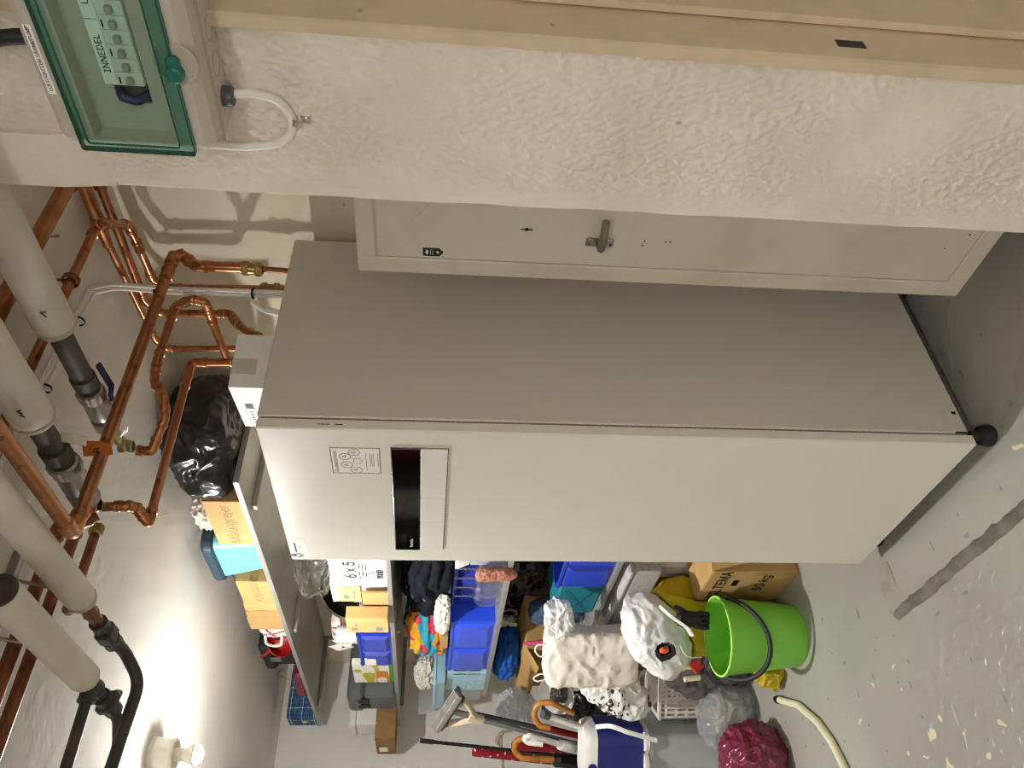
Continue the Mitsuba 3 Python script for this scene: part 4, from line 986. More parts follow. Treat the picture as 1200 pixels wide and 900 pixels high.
# ---- second shelf
z = S[1]
ct = thing('carton', 'white printed carton marked 6 x 5 on the second shelf against the cabinet', 'carton')
part(ct, 'body', box(-0.775, -0.52, 0.30, 0.55, z, z + 0.205, 0.002), 'm_white')
part(ct, 'lettering', text('6 x 5', 0.042, (-0.755, 0.2998, z + 0.112), FX, FZ, bold=True), 'm_ink', False)
part(ct, 'print', cat([decal(rect(-0.755, z + 0.097 - 0.012 * k, -0.63, z + 0.100 - 0.012 * k), (0, 0.2998, 0), FX, FZ) for k in range(3)] + [decal(sg.Point(-0.74 + 0.03 * k, z + 0.055).buffer(0.010).difference(sg.Point(-0.74 + 0.03 * k, z + 0.055).buffer(0.008)), (0, 0.2998, 0), FX, FZ) for k in range(4)] + [decal(rect(-0.755 + 0.006 * k, z + 0.014, -0.752 + 0.006 * k + 0.0008 * (k % 3), z + 0.038), (0, 0.2998, 0), FX, FZ) for k in range(12)]), 'm_ink', False)
wt = thing('white_tub', 'white plastic tub with a lime green label on the second shelf', 'tub')
part(wt, 'tub', move(tub(0.165, 0.165, 0.185, 0.185, 0.200, 0.03, 0.003, 0.004), (-0.885, 0.395, z)), 'm_white', 40)
part(wt, 'lid', move(loft([rrect(0.195, 0.195, 0.034, 0.200), rrect(0.197, 0.197, 0.034, 0.212), rrect(0.18, 0.18, 0.03, 0.216)]), (-0.885, 0.395, z)), 'm_white', 35)
part(wt, 'label', box(-0.955, -0.83, 0.298, 0.3025, z + 0.105, z + 0.185), 'm_lime', label='lime green label')
part(wt, 'label_print', cat([decal(rect(-0.93, z + 0.15, -0.895, z + 0.17), (0, 0.2979, 0), FX, FZ), decal(rect(-0.93, z + 0.125, -0.86, z + 0.132), (0, 0.2979, 0), FX, FZ)]), 'm_ink_soft', False)
solo('plastic_wrap', blob((-0.79, 0.38, z + 0.275), (0.150, 0.10, 0.060), 41, amp=0.25, crease=0.20, kc=1.6, zmin=z + 0.217, sub=4), 'm_film', 'crumpled clear plastic wrap lying on the white tub', 'plastic wrap', smooth=False)
s1 = carton('small_carton', 'small brown carton standing upright before the white tub', -1.085, -0.945, 0.225, 0.275, z, z + 0.160, 'm_card_light', flaps=False)
part(s1, 'print', cat([decal(rect(-1.07, z + 0.022, -1.03, z + 0.048), (0, 0.2248, 0), FX, FZ), decal(rect(-1.06, z + 0.118, -1.035, z + 0.142), (0, 0.2248, 0), FX, FZ), decal(rect(-1.02, z + 0.118, -1.0, z + 0.128), (0, 0.2248, 0), FX, FZ)]), 'm_ink_soft', False)
s2 = carton('small_carton', 'second small brown carton peeping out behind the upright one', -0.995, -0.845, 0.283, 0.293, z, z + 0.098, 'm_card', flaps=False)
# big pot on its side
po = thing('cooking_pot', 'large black pan with a steel rim standing on edge behind the white plates', 'pan')
dpo = np.array((0.80, -0.60, 0.12)); cpo = np.array((-1.300, 0.535, z + 0.168))
part(po, 'bowl', lathe([(0, -0.05), (0.10, -0.05), (0.135, -0.02), (0.150, 0.045), (0.147, 0.046), (0.13, -0.016), (0.098, -0.045), (0, -0.045)], 40, cpo, dpo), 'm_pot')
part(po, 'rim', lathe([(0.147, 0.040), (0.155, 0.042), (0.157, 0.048), (0.153, 0.053), (0.146, 0.048)], 40, cpo, dpo), 'm_steel', label='steel rim')
for k in range(11):
    pk = solo('plate', lathe([(0.0, 0.003), (0.055, 0.002), (0.06, 0.0), (0.063, 0.003), (0.088, 0.0095), (0.090, 0.0105), (0.088, 0.0115), (0.062, 0.006), (0, 0.005)], 36, (-1.212, 0.372, z + 0.0118 * k)), 'm_white', '%s white plate of the stack beside the small brown carton' % ('lowest', 'second lowest', 'third lowest', 'fourth lowest', 'fifth lowest', 'middle', 'fifth highest', 'fourth highest', 'third highest', 'second highest', 'topmost')[k], 'plate', 'stack of white plates', True)
gw = thing('gift_bag', 'white gift bag with red squares and paper tags on the second shelf', 'bag')
part(gw, 'body', move(blob((0, 0, 0), (0.130, 0.050, 0.150), 51, e=5, amp=0.05, crease=0.05, zmin=-0.128, yields=False), (-1.535, 0.43, z + 0.128)), 'm_grid', True)
for k, (xx, zz, rr) in enumerate(((-1.575, z + 0.235, 35), (-1.505, z + 0.215, 32))):
    tk = part(gw, 'tag', place(prism([(-0.035, -0.045), (0.035, -0.045), (0.035, 0.045), (-0.035, 0.045)], 0.0015), (xx, 0.352, zz), (0.82, 0, 0.57), (-0.57, 0, 0.82)), 'm_paper', label='white paper tag')
    part(tk, 'print', place(prism(rect(-0.012, -0.012, 0.0, 0.0), 0.0005), (xx, 0.350, zz), (0.82, 0, 0.57), (-0.57, 0, 0.82)), 'm_ink', False)
mg = thing('mug', 'small white mug beside the gift bag, above the blue bin', 'mug')
part(mg, 'body', lathe([(0, 0), (0.034, 0), (0.036, 0.004), (0.038, 0.085), (0.036, 0.087), (0.034, 0.085), (0.032, 0.006), (0, 0.006)], 26, (-1.385, 0.335, z + 0.1505)), 'm_white_gloss')
part(mg, 'handle', tube([(-1.418, 0.318, z + 0.215), (-1.435, 0.308, z + 0.205), (-1.435, 0.308, z + 0.18), (-1.417, 0.318, z + 0.17)], 0.005, 0.015, 10), 'm_white_gloss')

def hopper_bin(label, x0, x1, y0, y1, z, h, m, low=0.55, group=None):
    """Open plastic storage bin whose front dips in the middle; handle ridges on the front."""
    t = thing('storage_bin', label, 'bin', group)
    th = 0.004
    reg(x0, x1, y0, y1, z, z + h)
    w = x1 - x0
    part(t, 'floor', box(x0, x1, y0, y1, z, z + th), m)
    part(t, 'side', box(x0, x0 + th, y0, y1, z + th, z + h, 0.001), m)
    part(t, 'side', box(x1 - th, x1, y0, y1, z + th, z + h, 0.001), m)
    part(t, 'back', box(x0 + th, x1 - th, y1 - th, y1, z + th, z + h, 0.001), m)
    prof_ = sg.Polygon([(0, 0), (w - 2 * th, 0), (w - 2 * th, h - th), (w * 0.93, h - th), (w * 0.88, h * 0.92), (w * 0.10, h * 0.92), (w * 0.06, h - th), (0, h - th)])
    part(t, 'front', place(prism(prof_, th), (x0 + th, y0 + th, z + th), FX, FZ), m)
    part(t, 'rim', cat([box(x0 - 0.004, x1 + 0.004, y0 - 0.006, y0 + 0.001, z + h * 0.90, z + h * 0.97, 0.002), box(x0 - 0.006, x0 + 0.001, y0, y1, z + h - 0.012, z + h, 0.002), box(x1 - 0.001, x1 + 0.006, y0, y1, z + h - 0.012, z + h, 0.002)]), m)
    for a in (0.0, 0.5):
        part(t, 'ridge', cat([hull([(x0 + w * a + 0.01, y0, z + 0.01), (x0 + w * (a + 0.46), y0, z + 0.01), (x0 + w * a + 0.02, y0 - 0.010, z + 0.02), (x0 + w * (a + 0.44), y0 - 0.016, z + 0.03), (x0 + w * a + 0.02, y0 - 0.010, z + h * 0.8), (x0 + w * (a + 0.44), y0 - 0.016, z + h * 0.74), (x0 + w * a + 0.01, y0, z + h * 0.88), (x0 + w * (a + 0.46), y0, z + h * 0.88)])]), m)
    return t
hb = hopper_bin('blue plastic bin with a torn white label on the second shelf', -1.665, -1.30, 0.300, 0.365, z, 0.150, 'm_blue')
part(hb, 'label', box(-1.63, -1.545, 0.286, 0.2885, z + 0.075, z + 0.125), 'm_paper', label='torn white label')
solo('picture_box', box(-1.955, -1.70, 0.315, 0.345, z, z + 0.195, 0.002), 'm_fruit', 'flat white box printed with fruit and a green edge, on the second shelf', 'box')
tk = thing('toolbox', 'dark grey toolbox with a ribbed lid on the second shelf', 'toolbox')
part(tk, 'body', box(-2.18, -1.98, 0.255, 0.60, z, z + 0.150, 0.012), 'm_tool')
part(tk, 'lid', box(-2.19, -1.97, 0.248, 0.61, z + 0.152, z + 0.232, 0.016), 'm_tool')
for k in range(2):
    part(tk, 'latch', box(-2.13 + 0.08 * k, -2.09 + 0.08 * k, 0.243, 0.256, z + 0.125, z + 0.18, 0.004), 'm_rubber')
bl = carton('cardboard_box', 'long flat brown carton sticking out over the far end of the second shelf', -2.565, -2.255, 0.136, 0.60, z, z + 0.100, 'm_card_dark', flaps=False)
part(bl, 'shipping_label', box(-2.51, -2.43, 0.1348, 0.136, z + 0.040, z + 0.085), 'm_paper', label='white shipping label')
wb = thing('white_box', 'white box with a loose lid and a green mark, on the long brown carton', 'box')
part(wb, 'body', box(-2.475, -2.30, 0.215, 0.58, z + 0.1002, z + 0.205, 0.002), 'm_white')
part(wb, 'lid', box(-2.482, -2.293, 0.205, 0.59, z + 0.206, z + 0.238, 0.003), 'm_white')
part(wb, 'mark', box(-2.3003, -2.299, 0.36, 0.40, z + 0.15, z + 0.20), 'm_green', label='green mark')

# ---- third shelf
z = S[2]
hopper_bin('deep blue storage crate on the third shelf behind the wine glasses', -1.175, -0.50, 0.395, 0.61, z, 0.192, 'm_blue_crate')
hopper_bin('bright blue storage crate on the third shelf, left of the glasses', -1.775, -1.195, 0.315, 0.58, z, 0.192, 'm_blue_bright')
for k, (gx, gy) in enumerate(((-0.725, 0.326), (-0.810, 0.328), (-0.895, 0.330), (-0.98, 0.332))):
    g_ = solo('wine_glass', lathe([(0.036, 0.0), (0.041, 0.04), (0.040, 0.075), (0.026, 0.098), (0.008, 0.108), (0.0045, 0.12), (0.004, 0.175), (0.010, 0.182), (0.034, 0.186), (0.034, 0.188), (0.0, 0.188)], 26, (gx, gy, z + 0.0005)), 'm_clear_thick', ('clear wine glass standing upside down nearest the frosted canister', 'second upturned wine glass from the frosted canister', 'third upturned wine glass from the frosted canister', 'upturned wine glass farthest from the frosted canister')[k], 'glass', 'upturned wine glasses', True)
wd = solo('white_dish', move(tub(0.06, 0.05, 0.085, 0.075, 0.055, 0.02, 0.003), (-0.625, 0.328, z + 0.1345)), 'm_white', 'white dish on the cabinet side of the wine glasses', 'dish')
solo('plastic_canister', move(tub(0.075, 0.06, 0.075, 0.06, 0.133, 0.02, 0.003), (-0.625, 0.334, z + 0.0005)), 'm_frosted', 'frosted canister under the white dish', 'canister')
solo('woven_bag', blob((-0.655, 0.272, z + 0.040), (0.040, 0.018, 0.075), 61, amp=0.08, crease=0.05, pinch=-0.5, yields=False), 'm_copper_cloth', 'copper pink glittery cloth bag at the shelf edge before the glasses', 'bag', smooth=True)
solo('white_cloth', blob((-1.13, 0.318, z + 0.222), (0.165, 0.030, 0.030), 67, amp=0.2, crease=0.2, zmin=z + 0.193, gap=0.004), 'm_white_cloth', 'white cloth strip hanging between the crates and the dark clothes', 'cloth', smooth=True)
solo('clothes_heap', blob((-0.93, 0.48, z + 0.270), (0.37, 0.15, 0.105), 63, e=3, amp=0.16, crease=0.10, zmin=z + 0.193, layers=(5, 0.09), rz=0), 'm_navy_pattern', 'heap of folded dark navy clothes on the deep blue crate', 'clothes', smooth=True)
solo('clothes_heap', blob((-1.50, 0.455, z + 0.275), (0.205, 0.13, 0.105), 65, e=2.8, amp=0.15, crease=0.10, zmin=z + 0.193, layers=(6, 0.10)), 'm_patch_cloth', 'orange and turquoise patterned cloth folded on the bright blue crate', 'cloth', smooth=True)
cbx = solo('wooden_block', move(box(-0.05, 0.05, -0.012, 0.012, 0, 0.032, 0.002), (-1.40, 0.312, z + 0.1935), 8), 'm_card', 'small light wood block on the rim of the bright blue crate', 'block')
lbk = thing('plastic_basket', 'light blue plastic basket with slots on the third shelf, left of the crates', 'basket')
bx0_, bx1_, by0_, by1_, bh_ = -2.03, -1.79, 0.30, 0.56, 0.185
part(lbk, 'floor', box(bx0_, bx1_, by0_, by1_, z, z + 0.004), 'm_light_blue')
for (a0, a1, c0, c1) in ((bx0_, bx1_, by0_, by0_ + 0.004), (bx0_, bx1_, by1_ - 0.004, by1_), (bx0_, bx0_ + 0.004, by0_, by1_), (bx1_ - 0.004, bx1_, by0_, by1_)):
    bars = [box(a0, a1, c0, c1, z, z + 0.025), box(a0, a1, c0, c1, z + bh_ - 0.03, z + bh_)]
    lng = max(a1 - a0, c1 - c0)
    for q in range(int(lng / 0.02)):
        if a1 - a0 > c1 - c0:
            bars.append(box(a0 + 0.02 * q, a0 + 0.02 * q + 0.011, c0, c1, z + 0.02, z + bh_ - 0.02))
        else:
            bars.append(box(a0, a1, c0 + 0.02 * q, c0 + 0.02 * q + 0.011, z + 0.02, z + bh_ - 0.02))
    bars.append(box(a0, a1, c0, c1, z + 0.085, z + 0.095))
    part(lbk, 'lattice', cat(bars), 'm_light_blue', False, kind='stuff')
lt = thing('plastic_tray', 'pale blue plastic tray lying on the light blue basket', 'tray')
part(lt, 'tray', move(tub(0.40, 0.15, 0.42, 0.17, 0.055, 0.015, 0.003, 0.006), (-1.835 - 0.18, 0.345, z + 0.194)), 'm_light_blue', 40)
ln = solo('lace_cloth', blob((-1.93, 0.38, z + 0.286), (0.10, 0.08, 0.045), 71, amp=0.25, crease=0.3, kc=5, zmin=z + 0.2495), 'm_white_cloth', 'white lace cloth piled on the pale blue tray', 'cloth', smooth=True)
solo('plastic_sheet', move(box(-0.003, 0.003, -0.09, 0.09, 0, 0.17), (-2.275, 0.34, z + 0.153), 35, 0, -10), 'm_frosted', 'clear plastic sheet standing beside the white lace cloth', 'plastic sheet')
solo('clear_box', move(tub(0.20, 0.2, 0.22, 0.22, 0.15, 0.02, 0.002, 0.005), (-2.165, 0.42, z)), 'm_frosted', 'clear plastic box at the far end of the third shelf', 'box')
# ---- lowest shelf
z = S[3]
reg(-1.125, -0.845, 0.31, 0.522, z, z + 0.175)
tx_ = thing('teal_box', 'teal fabric box with a stitched cross on the lowest shelf', 'box')
part(tx_, 'body', move(box(-0.135, 0.135, 0, 0.20, 0, 0.172, 0.008), (-0.985, 0.315, z + 0.0005), -2), 'm_teal')
part(tx_, 'seam', cat([tube([(-1.10, 0.314, z + 0.14), (-0.99, 0.309, z + 0.075), (-0.87, 0.304, z + 0.04)], 0.0012, 0), tube([(-1.10, 0.314, z + 0.03), (-0.87, 0.304, z + 0.15)], 0.0012, 0)]), 'm_teal_lid')
hopper_bin('royal blue box on the lowest shelf against the cabinet', -0.815, -0.45, 0.30, 0.50, z, 0.20, 'm_blue')
solo('orange_card', move(box(-0.04, 0.04, -0.002, 0.002, 0, 0.05), (-0.60, 0.36, z + 0.205), 12, -10), 'm_orange', 'small orange card sticking up out of the royal blue box', 'card')
reg(-0.948, -0.742, 0.520, 0.550, z, z + 0.25)
solo('red_folder', move(box(-0.10, 0.10, -0.006, 0.006, 0, 0.245, 0.001), (-0.845, 0.535, z), 4), 'm_red_cloth', 'dark red folder upright behind the teal box', 'folder')
solo('clear_bag', blob((-0.60, 0.585, z + 0.180), (0.125, 0.06, 0.185), 73, crease=0.2, amp=0.15, zmin=z), 'm_greybag', 'grey translucent bag of clothes behind the red folder', 'bag', smooth=True)
solo('bin_bag', blob((-1.22, 0.585, z + 0.175), (0.22, 0.065, 0.180), 75, crease=0.2, amp=0.15, zmin=z), 'm_binbag', 'black plastic bag stuffed under the third shelf, left of the grey one', 'bag', smooth=True)
solo('bin_bag', blob((-1.60, 0.615, z + 0.185), (0.30, 0.045, 0.185), 76, crease=0.12, amp=0.08, gap=0.02, zmin=z), 'm_binbag', 'black plastic bag behind the open cardboard box on the lowest shelf', 'bag', smooth=True)
solo('denim_cloth', blob((-1.29, 0.40, z + 0.115), (0.07, 0.05, 0.12), 77, layers=(5, 0.1), zmin=z), 'm_denim', 'rolled blue denim beside the teal box', 'cloth', smooth=True)
solo('pink_umbrella', sweep([(-1.385, 0.30, z + 0.02), (-1.385, 0.295, z + 0.15), (-1.38, 0.29, z + 0.26)], [0.012, 0.016, 0.006], 12), 'm_pink', 'thin pink rolled umbrella between the denim and the black bag', 'umbrella')
cb2 = carton('cardboard_box', 'open cardboard box on the lowest shelf behind the white sack', -1.98, -1.46, 0.30, 0.55, z, z + 0.235, 'm_card', flaps=False)
part(cb2, 'flap', move(box(-0.26, 0.26, -0.10, 0, -0.001, 0.001), (-1.72, 0.30, z + 0.235), 0, 28), 'm_card')
solo('blue_cloth', blob((-1.80, 0.40, z + 0.297), (0.17, 0.10, 0.054), 79, e=2.4, amp=0.2, crease=0.12, layers=(4, 0.12), zmin=z + 0.2355), 'm_blue_cloth', 'folded bright blue fabric lying on the open cardboard box', 'cloth', smooth=True)

# ---------------------------------------------------------------- the heap on the floor before the shelves
# green bucket
bk = thing('bucket', 'lime green bucket with a black plastic handle on the floor', 'bucket')
bc = np.array((-0.625, 0.032, 0.0))
ROUND.append((bc[0], bc[1], 0.142, 0.0, 0.285))
part(bk, 'pail', lathe([(0, 0.004), (0.096, 0.004), (0.098, 0.0), (0.102, 0.0), (0.104, 0.006), (0.131, 0.262), (0.134, 0.264), (0.135, 0.272), (0.133, 0.2765), (0.129, 0.2765), (0.128, 0.268), (0.101, 0.010), (0, 0.010)], 56, bc), 'm_green', 40)
part(bk, 'rim', lathe([(0.1285, 0.274), (0.1335, 0.2735), (0.1365, 0.277), (0.135, 0.2805), (0.131, 0.2815), (0.1285, 0.279)], 56, bc), 'm_green_rim', True, label='pale green rim')
dv = np.array((0.775, -0.631, 0))
rv = np.array((0.631, 0.775, 0))
hp = []
for k in range(25):
    a = math.pi * k / 24
    hp.append(bc + rv * 0.139 * math.cos(a) + dv * (0.150 * math.sin(a) ** 0.8) + np.array((0, 0, 0.258 - 0.105 * math.sin(a))))
part(bk, 'handle', sweep(np.array(hp), 0.0085, 14, flat=0.75), 'm_rubber', True, label='black handle hanging down in front')
for s in (1, -1):
    part(bk, 'handle_lug', lathe([(0.014, -0.004), (0.014, 0.008), (0, 0.009)], 16, bc + rv * 0.132 * s + np.array((0, 0, 0.256)), rv * s), 'm_rubber')
# box with the shop name, behind the bucket
bt = thing('cardboard_box', 'large cardboard box with bold black lettering behind the green bucket', 'box')
bx0, bx1, by0, by1, bh = -0.700, -0.462, 0.195, 0.55, 0.305
part(bt, 'body', box(bx0, bx1, by0, by1, 0.0, bh, 0.002), 'm_card')
reg(bx0, bx1, by0, by1, 0, bh)
part(bt, 'flap', box(bx0 + 0.002, bx1 - 0.002, by0 + 0.002, by0 + 0.17, bh, bh + 0.003), 'm_card_light')
part(bt, 'flap', box(bx0 + 0.002, bx1 - 0.002, by0 + 0.175, by1 - 0.002, bh, bh + 0.003), 'm_card_light')
part(bt, 'flap', move(box(0, 0.115, -0.085, 0.085, -0.0015, 0.0015), (bx1 - 0.001, by0 + 0.09, bh), 0, 0, 58), 'm_card')
part(bt, 'lettering', text('BILTEMA', 0.036, (bx0 + 0.015, by0 - 0.0004, 0.235), FX, FZ, bold=True), 'm_ink', False)
part(bt, 'lettering', text('50 kg', 0.034, (bx0 + 0.085, by0 - 0.0004, 0.088), FX, FZ, bold=True), 'm_ink', False)
part(bt, 'hand_hole', box(-0.575, -0.530, by0 - 0.001, by0 + 0.002, 0.19, 0.212, 0.0008), 'm_black')
# boxes under the lowest shelf, by the cabinet
carton('cardboard_box', 'dark brown carton under the grey fabric box', -1.11, -0.82, 0.335, 0.62, 0.0, 0.432, 'm_card_dark')
reg(-1.12, -0.615, 0.258, 0.604, 0.4345, 0.562)
fbx = thing('fabric_box', 'grey linen storage box with a metal label holder under the lowest shelf', 'box')
part(fbx, 'body', box(-1.115, -0.62, 0.262, 0.60, 0.4345, 0.540, 0.010), 'm_linen')
part(fbx, 'lid', box(-1.12, -0.615, 0.258, 0.604, 0.5405, 0.562, 0.008), 'm_linen')
lh = part(fbx, 'label_holder', box(-1.045, -0.985, 0.2575, 0.262, 0.465, 0.505, 0.001), 'm_steel', label='metal label holder')
part(lh, 'card', box(-1.037, -0.993, 0.2568, 0.258, 0.472, 0.498), 'm_beige')
rb = thing('paper_bag', 'red and white paper bag on the cardboard box by the cabinet', 'bag')
part(rb, 'body', move(box(-0.085, 0.085, -0.05, 0.05, 0, 0.115, 0.004), (-0.585, 0.44, bh + 0.004), 15), 'm_red')
part(rb, 'stripe', move(box(-0.086, 0.086, -0.0512, 0.0512, 0.03, 0.062, 0.002), (-0.585, 0.44, bh + 0.004), 15), 'm_white')
carton('white_carton', 'narrow white carton between the fabric box and the lettered box', -0.805, -0.715, 0.335, 0.43, 0.0, 0.431, 'm_white', flaps=False, cat_='carton')
carton('dark_crate', 'dark crate on the floor that carries the white paper sack', -1.25, -0.95, 0.125, 0.252, 0.0, 0.455, 'm_card_dark', flaps=False, cat_='crate')
# white laundry basket
bs = thing('laundry_basket', 'white slotted plastic basket below the white plastic bag', 'basket')
bo_, bw_, bd_, bhh = np.array((-1.45, 0.125, 0.0)), 0.185, 0.20, 0.30
reg(-bw_ / 2, bw_ / 2, -bd_ / 2, bd_ / 2, 0, bhh + 0.01, 51, bo_ + np.array((0, 0, bhh / 2)))
def bar(x0, x1, y0, y1, z0, z1):
    return move(box(x0, x1, y0, y1, z0, z1), bo_, 51)
part(bs, 'rim', cat([bar(-bw_ / 2 - 0.010, bw_ / 2 + 0.010, s * bd_ / 2 - 0.012, s * bd_ / 2 + 0.012, bhh - 0.010, bhh) for s in (1, -1)] + [bar(s * bw_ / 2 - 0.010, s * bw_ / 2 + 0.010, -bd_ / 2, bd_ / 2, bhh - 0.010, bhh) for s in (1, -1)]), 'm_basket')
part(bs, 'floor', bar(-bw_ / 2, bw_ / 2, -bd_ / 2, bd_ / 2, 0, 0.006), 'm_basket')
for ax, s in ((0, 1), (0, -1), (1, 1), (1, -1)):
    L_, off = (bw_, bd_ / 2 * s) if ax == 0 else (bd_, bw_ / 2 * s)
    bb = []
    for q in range(int(L_ / 0.020) + 1):
        u0 = -L_ / 2 + 0.020 * q
        bb.append(bar(u0 - 0.0055, u0 + 0.0055, off - 0.003, off + 0.003, 0, bhh - 0.01) if ax == 0 else bar(off - 0.003, off + 0.003, u0 - 0.0055, u0 + 0.0055, 0, bhh - 0.01))
    for q in range(6):
        z0 = 0.03 + 0.046 * q
        bb.append(bar(-L_ / 2, L_ / 2, off - 0.003, off + 0.003, z0, z0 + 0.012) if ax == 0 else bar(off - 0.003, off + 0.003, -L_ / 2, L_ / 2, z0, z0 + 0.012))
    part(bs, 'lattice', cat(bb), 'm_basket', False, kind='stuff')
# clear plastic tub and the toilet paper on it
cc = thing('clear_box', 'large clear plastic box on the floor below the toilet paper pack', 'box')
c4 = np.array((-1.555, -0.150, 0.0))
part(cc, 'tub', move(tub(0.32, 0.28, 0.345, 0.305, 0.37, 0.03, 0.003, 0.006), c4, 51), 'm_frosted', 40)
part(cc, 'contents', blob(c4 + np.array((0, 0, 0.15)), (0.13, 0.11, 0.13), 97, e=4, amp=0.1, crease=0.2, zmin=0.006, rz=51, yields=False), 'm_paper_sack', True)
reg(-0.18, 0.18, -0.16, 0.16, 0, 0.376, 51, c4 + np.array((0, 0, 0.188)))
tp = thing('toilet_paper_pack', 'blue and white pack of toilet paper in clear film on the heap', 'pack')
c5 = np.array((-1.475, -0.130, 0.3715))
part(tp, 'pack', move(hull(np.vstack([rrect(0.24, 0.19, 0.055, 0.0), rrect(0.25, 0.20, 0.06, 0.02), rrect(0.25, 0.20, 0.06, 0.235), rrect(0.225, 0.175, 0.05, 0.262)])), c5, 51), 'm_white', 40)
part(tp, 'print_band', move(loft([rrect(0.2525, 0.2025, 0.06, 0.022), rrect(0.2525, 0.2025, 0.06, 0.215)], False, False), c5, 51), 'm_navy_print', 40, label='dark blue printed band')
for k in range(3):
    part(tp, 'roll_shape', move(sweep([(-0.085 + 0.085 * k, -0.1015, 0.026), (-0.085 + 0.085 * k, -0.1015, 0.010)], 0.036, 16), c5, 51), 'm_white', 40)
reg(-0.125, 0.125, -0.10, 0.10, 0, 0.26, 51, c5 + np.array((0, 0, 0.13)))
part(tp, 'film_strip', tube([(-1.2643, -0.0908, 0.6077), (-1.1819, -0.1075, 0.5670), (-1.1872, -0.1320, 0.5013), (-1.1973, -0.1621, 0.3848)], 0.009, 0.05, 12, flat=0.16), 'm_whitebag', True, label='twisted strip of film')
part(tp, 'emblem', place(prism(sg.Point(0, 0).buffer(0.018), 0.0012), c5 + RV * -0.02 + np.array((0, 0, 0.236)) - DV * 0.1005, RV, FZ), 'm_navy_print', label='blue round emblem')

# the soft things; the ones behind make way for the ones in front
# white plastic bag with a gathered mouth
wbg = thing('plastic_bag', 'white plastic bag with a round open mouth above the dark grey bag', 'bag')
mc_ = np.array((-0.7608, 0.0885, 0.4576))
m_ = blob(mc_, (0.165, 0.090, 0.100), 87, e=2.2, amp=0.12, crease=0.11, kc=2.0, rz=47, roll=33)
md = np.array((-0.6814, -0.0387, 0.4428)) - mc_
part(wbg, 'body', cut_open(m_, mc_, md, 0.93), 'm_whitebag', True)
inner = trimesh.Trimesh((m_.vertices - mc_) * 0.86 + mc_, m_.faces, process=False)
part(wbg, 'shade_shell', cut_open(inner, mc_, md, 0.955), 'm_greybag', True)  # dark grey inner shell: shade inside the white bag put in as colour
mu = md / np.linalg.norm(md)
ca, cb_, _ = axis_frame(mu)
rr_ = m_.triangles_center - mc_
dots = (rr_ / np.linalg.norm(rr_, axis=1, keepdims=True)) @ mu
rad_ = np.linalg.norm(rr_[np.abs(dots - 0.95) < 0.01], axis=1).mean()
solo('orange_toy', blob(mc_ + mu * rad_ * 0.86, (0.012, 0.011, 0.016), 89, sub=3, amp=0.2, yields=False), 'm_orange', 'small orange thing inside the open white plastic bag', 'trinket', smooth=True)
cc2 = np.array((-1.1705, -0.0846, 0.0950))
cont = blob(cc2 + np.array((0.0, 0.0, -0.01)), (0.075, 0.06, 0.065), 94, zmin=0.004, sub=3, amp=0.2)
film = blob(cc2, (0.125, 0.100, 0.105), 93, e=2.4, amp=0.12, crease=0.15, kc=2.0, zmin=0.001, rz=45)
# dark grey bag with candles and cords
dgb = thing('plastic_bag', 'dark grey plastic bag with candles and cords sticking out, left of the bucket', 'bag')
dc_ = np.array((-1.1113, 0.1038, 0.1720))
dgm = blob(dc_, (0.140, 0.105, 0.168), 91, e=2.5, amp=0.12, crease=0.17, kc=2.2, zmin=0.001, rz=51, lean=(0.03, 0))
part(dgb, 'body', dgm, 'm_greybag', True)
solo('yellow_bag', blob((-0.775, 0.150, 0.215), (0.125, 0.125, 0.250), 81, e=3, amp=0.10, crease=0.07, kc=1.5, zmin=0.0, rz=20, lean=(0.03, 0.01)), 'm_yellow', 'yellow plastic bag standing behind the bucket', 'bag', smooth=True)
sk = thing('paper_sack', 'large crumpled white paper sack with string handles before the lowest shelf', 'bag')
c6 = np.array((-1.0072, 0.1032, 0.6531))
part(sk, 'body', blob(c6, (0.105, 0.065, 0.178), 99, e=7, amp=0.04, crease=0.10, kc=2.0, rz=48, zmin=0.456, fine=0.6), 'm_paper_sack', True)
part(sk, 'handle', tube([(-0.9378, 0.1146, 0.7959), (-0.9404, 0.1224, 0.8671), (-0.9559, 0.1053, 0.8794), (-0.9705, 0.0844, 0.8592), (-0.9652, 0.0952, 0.7837)], 0.0032, 0.02, 10), 'm_white', True, label='white string handle')
part(sk, 'handle', tube([(-1.0346, 0.0413, 0.7780), (-1.0416, 0.0442, 0.8530), (-1.0544, 0.0325, 0.8786), (-1.0612, 0.0217, 0.8619), (-1.0617, 0.0313, 0.8248)], 0.0032, 0.02, 10), 'm_white', True, label='white string handle')
solo('plastic_bag', blob((-0.8522, 0.1869, 0.7926), (0.075, 0.030, 0.055), 101, amp=0.25, crease=0.13, kc=1.6, rz=51), 'm_whitebag', 'small knotted white plastic bag hanging before the teal box', 'bag', smooth=True)
solo('plastic_bag', blob((-1.1708, 0.0115, 0.5305), (0.085, 0.055, 0.150), 103, e=2.0, amp=0.15, crease=0.13, kc=2.4, rz=51, roll=-24), 'm_print_bag', 'white bag with black print between the white sack and the toilet paper', 'bag', smooth=True)
for k in range(4):
    o = np.array((-1.2620, 0.0388, 0.4013)) + DV * 0.0135 * k + np.array((0.0, 0.0, -0.012 * k))
    solo('clothes_hanger', tube([o + RV * 0.09, o + RV * 0.03 + (0, 0, 0.05), o - RV * 0.05 + (0, 0, 0.045), o - RV * 0.09 + (0, 0, 0.0), o - RV * 0.05 + (0, 0, -0.04), o + RV * 0.09 + (0, 0, -0.03)], 0.0055, 0.04, 10), 'm_white',
         ('topmost white hanger of the bundle beside the slotted basket', 'second white hanger from the top of the bundle', 'third white hanger from the top of the bundle', 'lowest white hanger of the bundle beside the slotted basket')[k], 'hanger', 'bundle of white hangers', True)
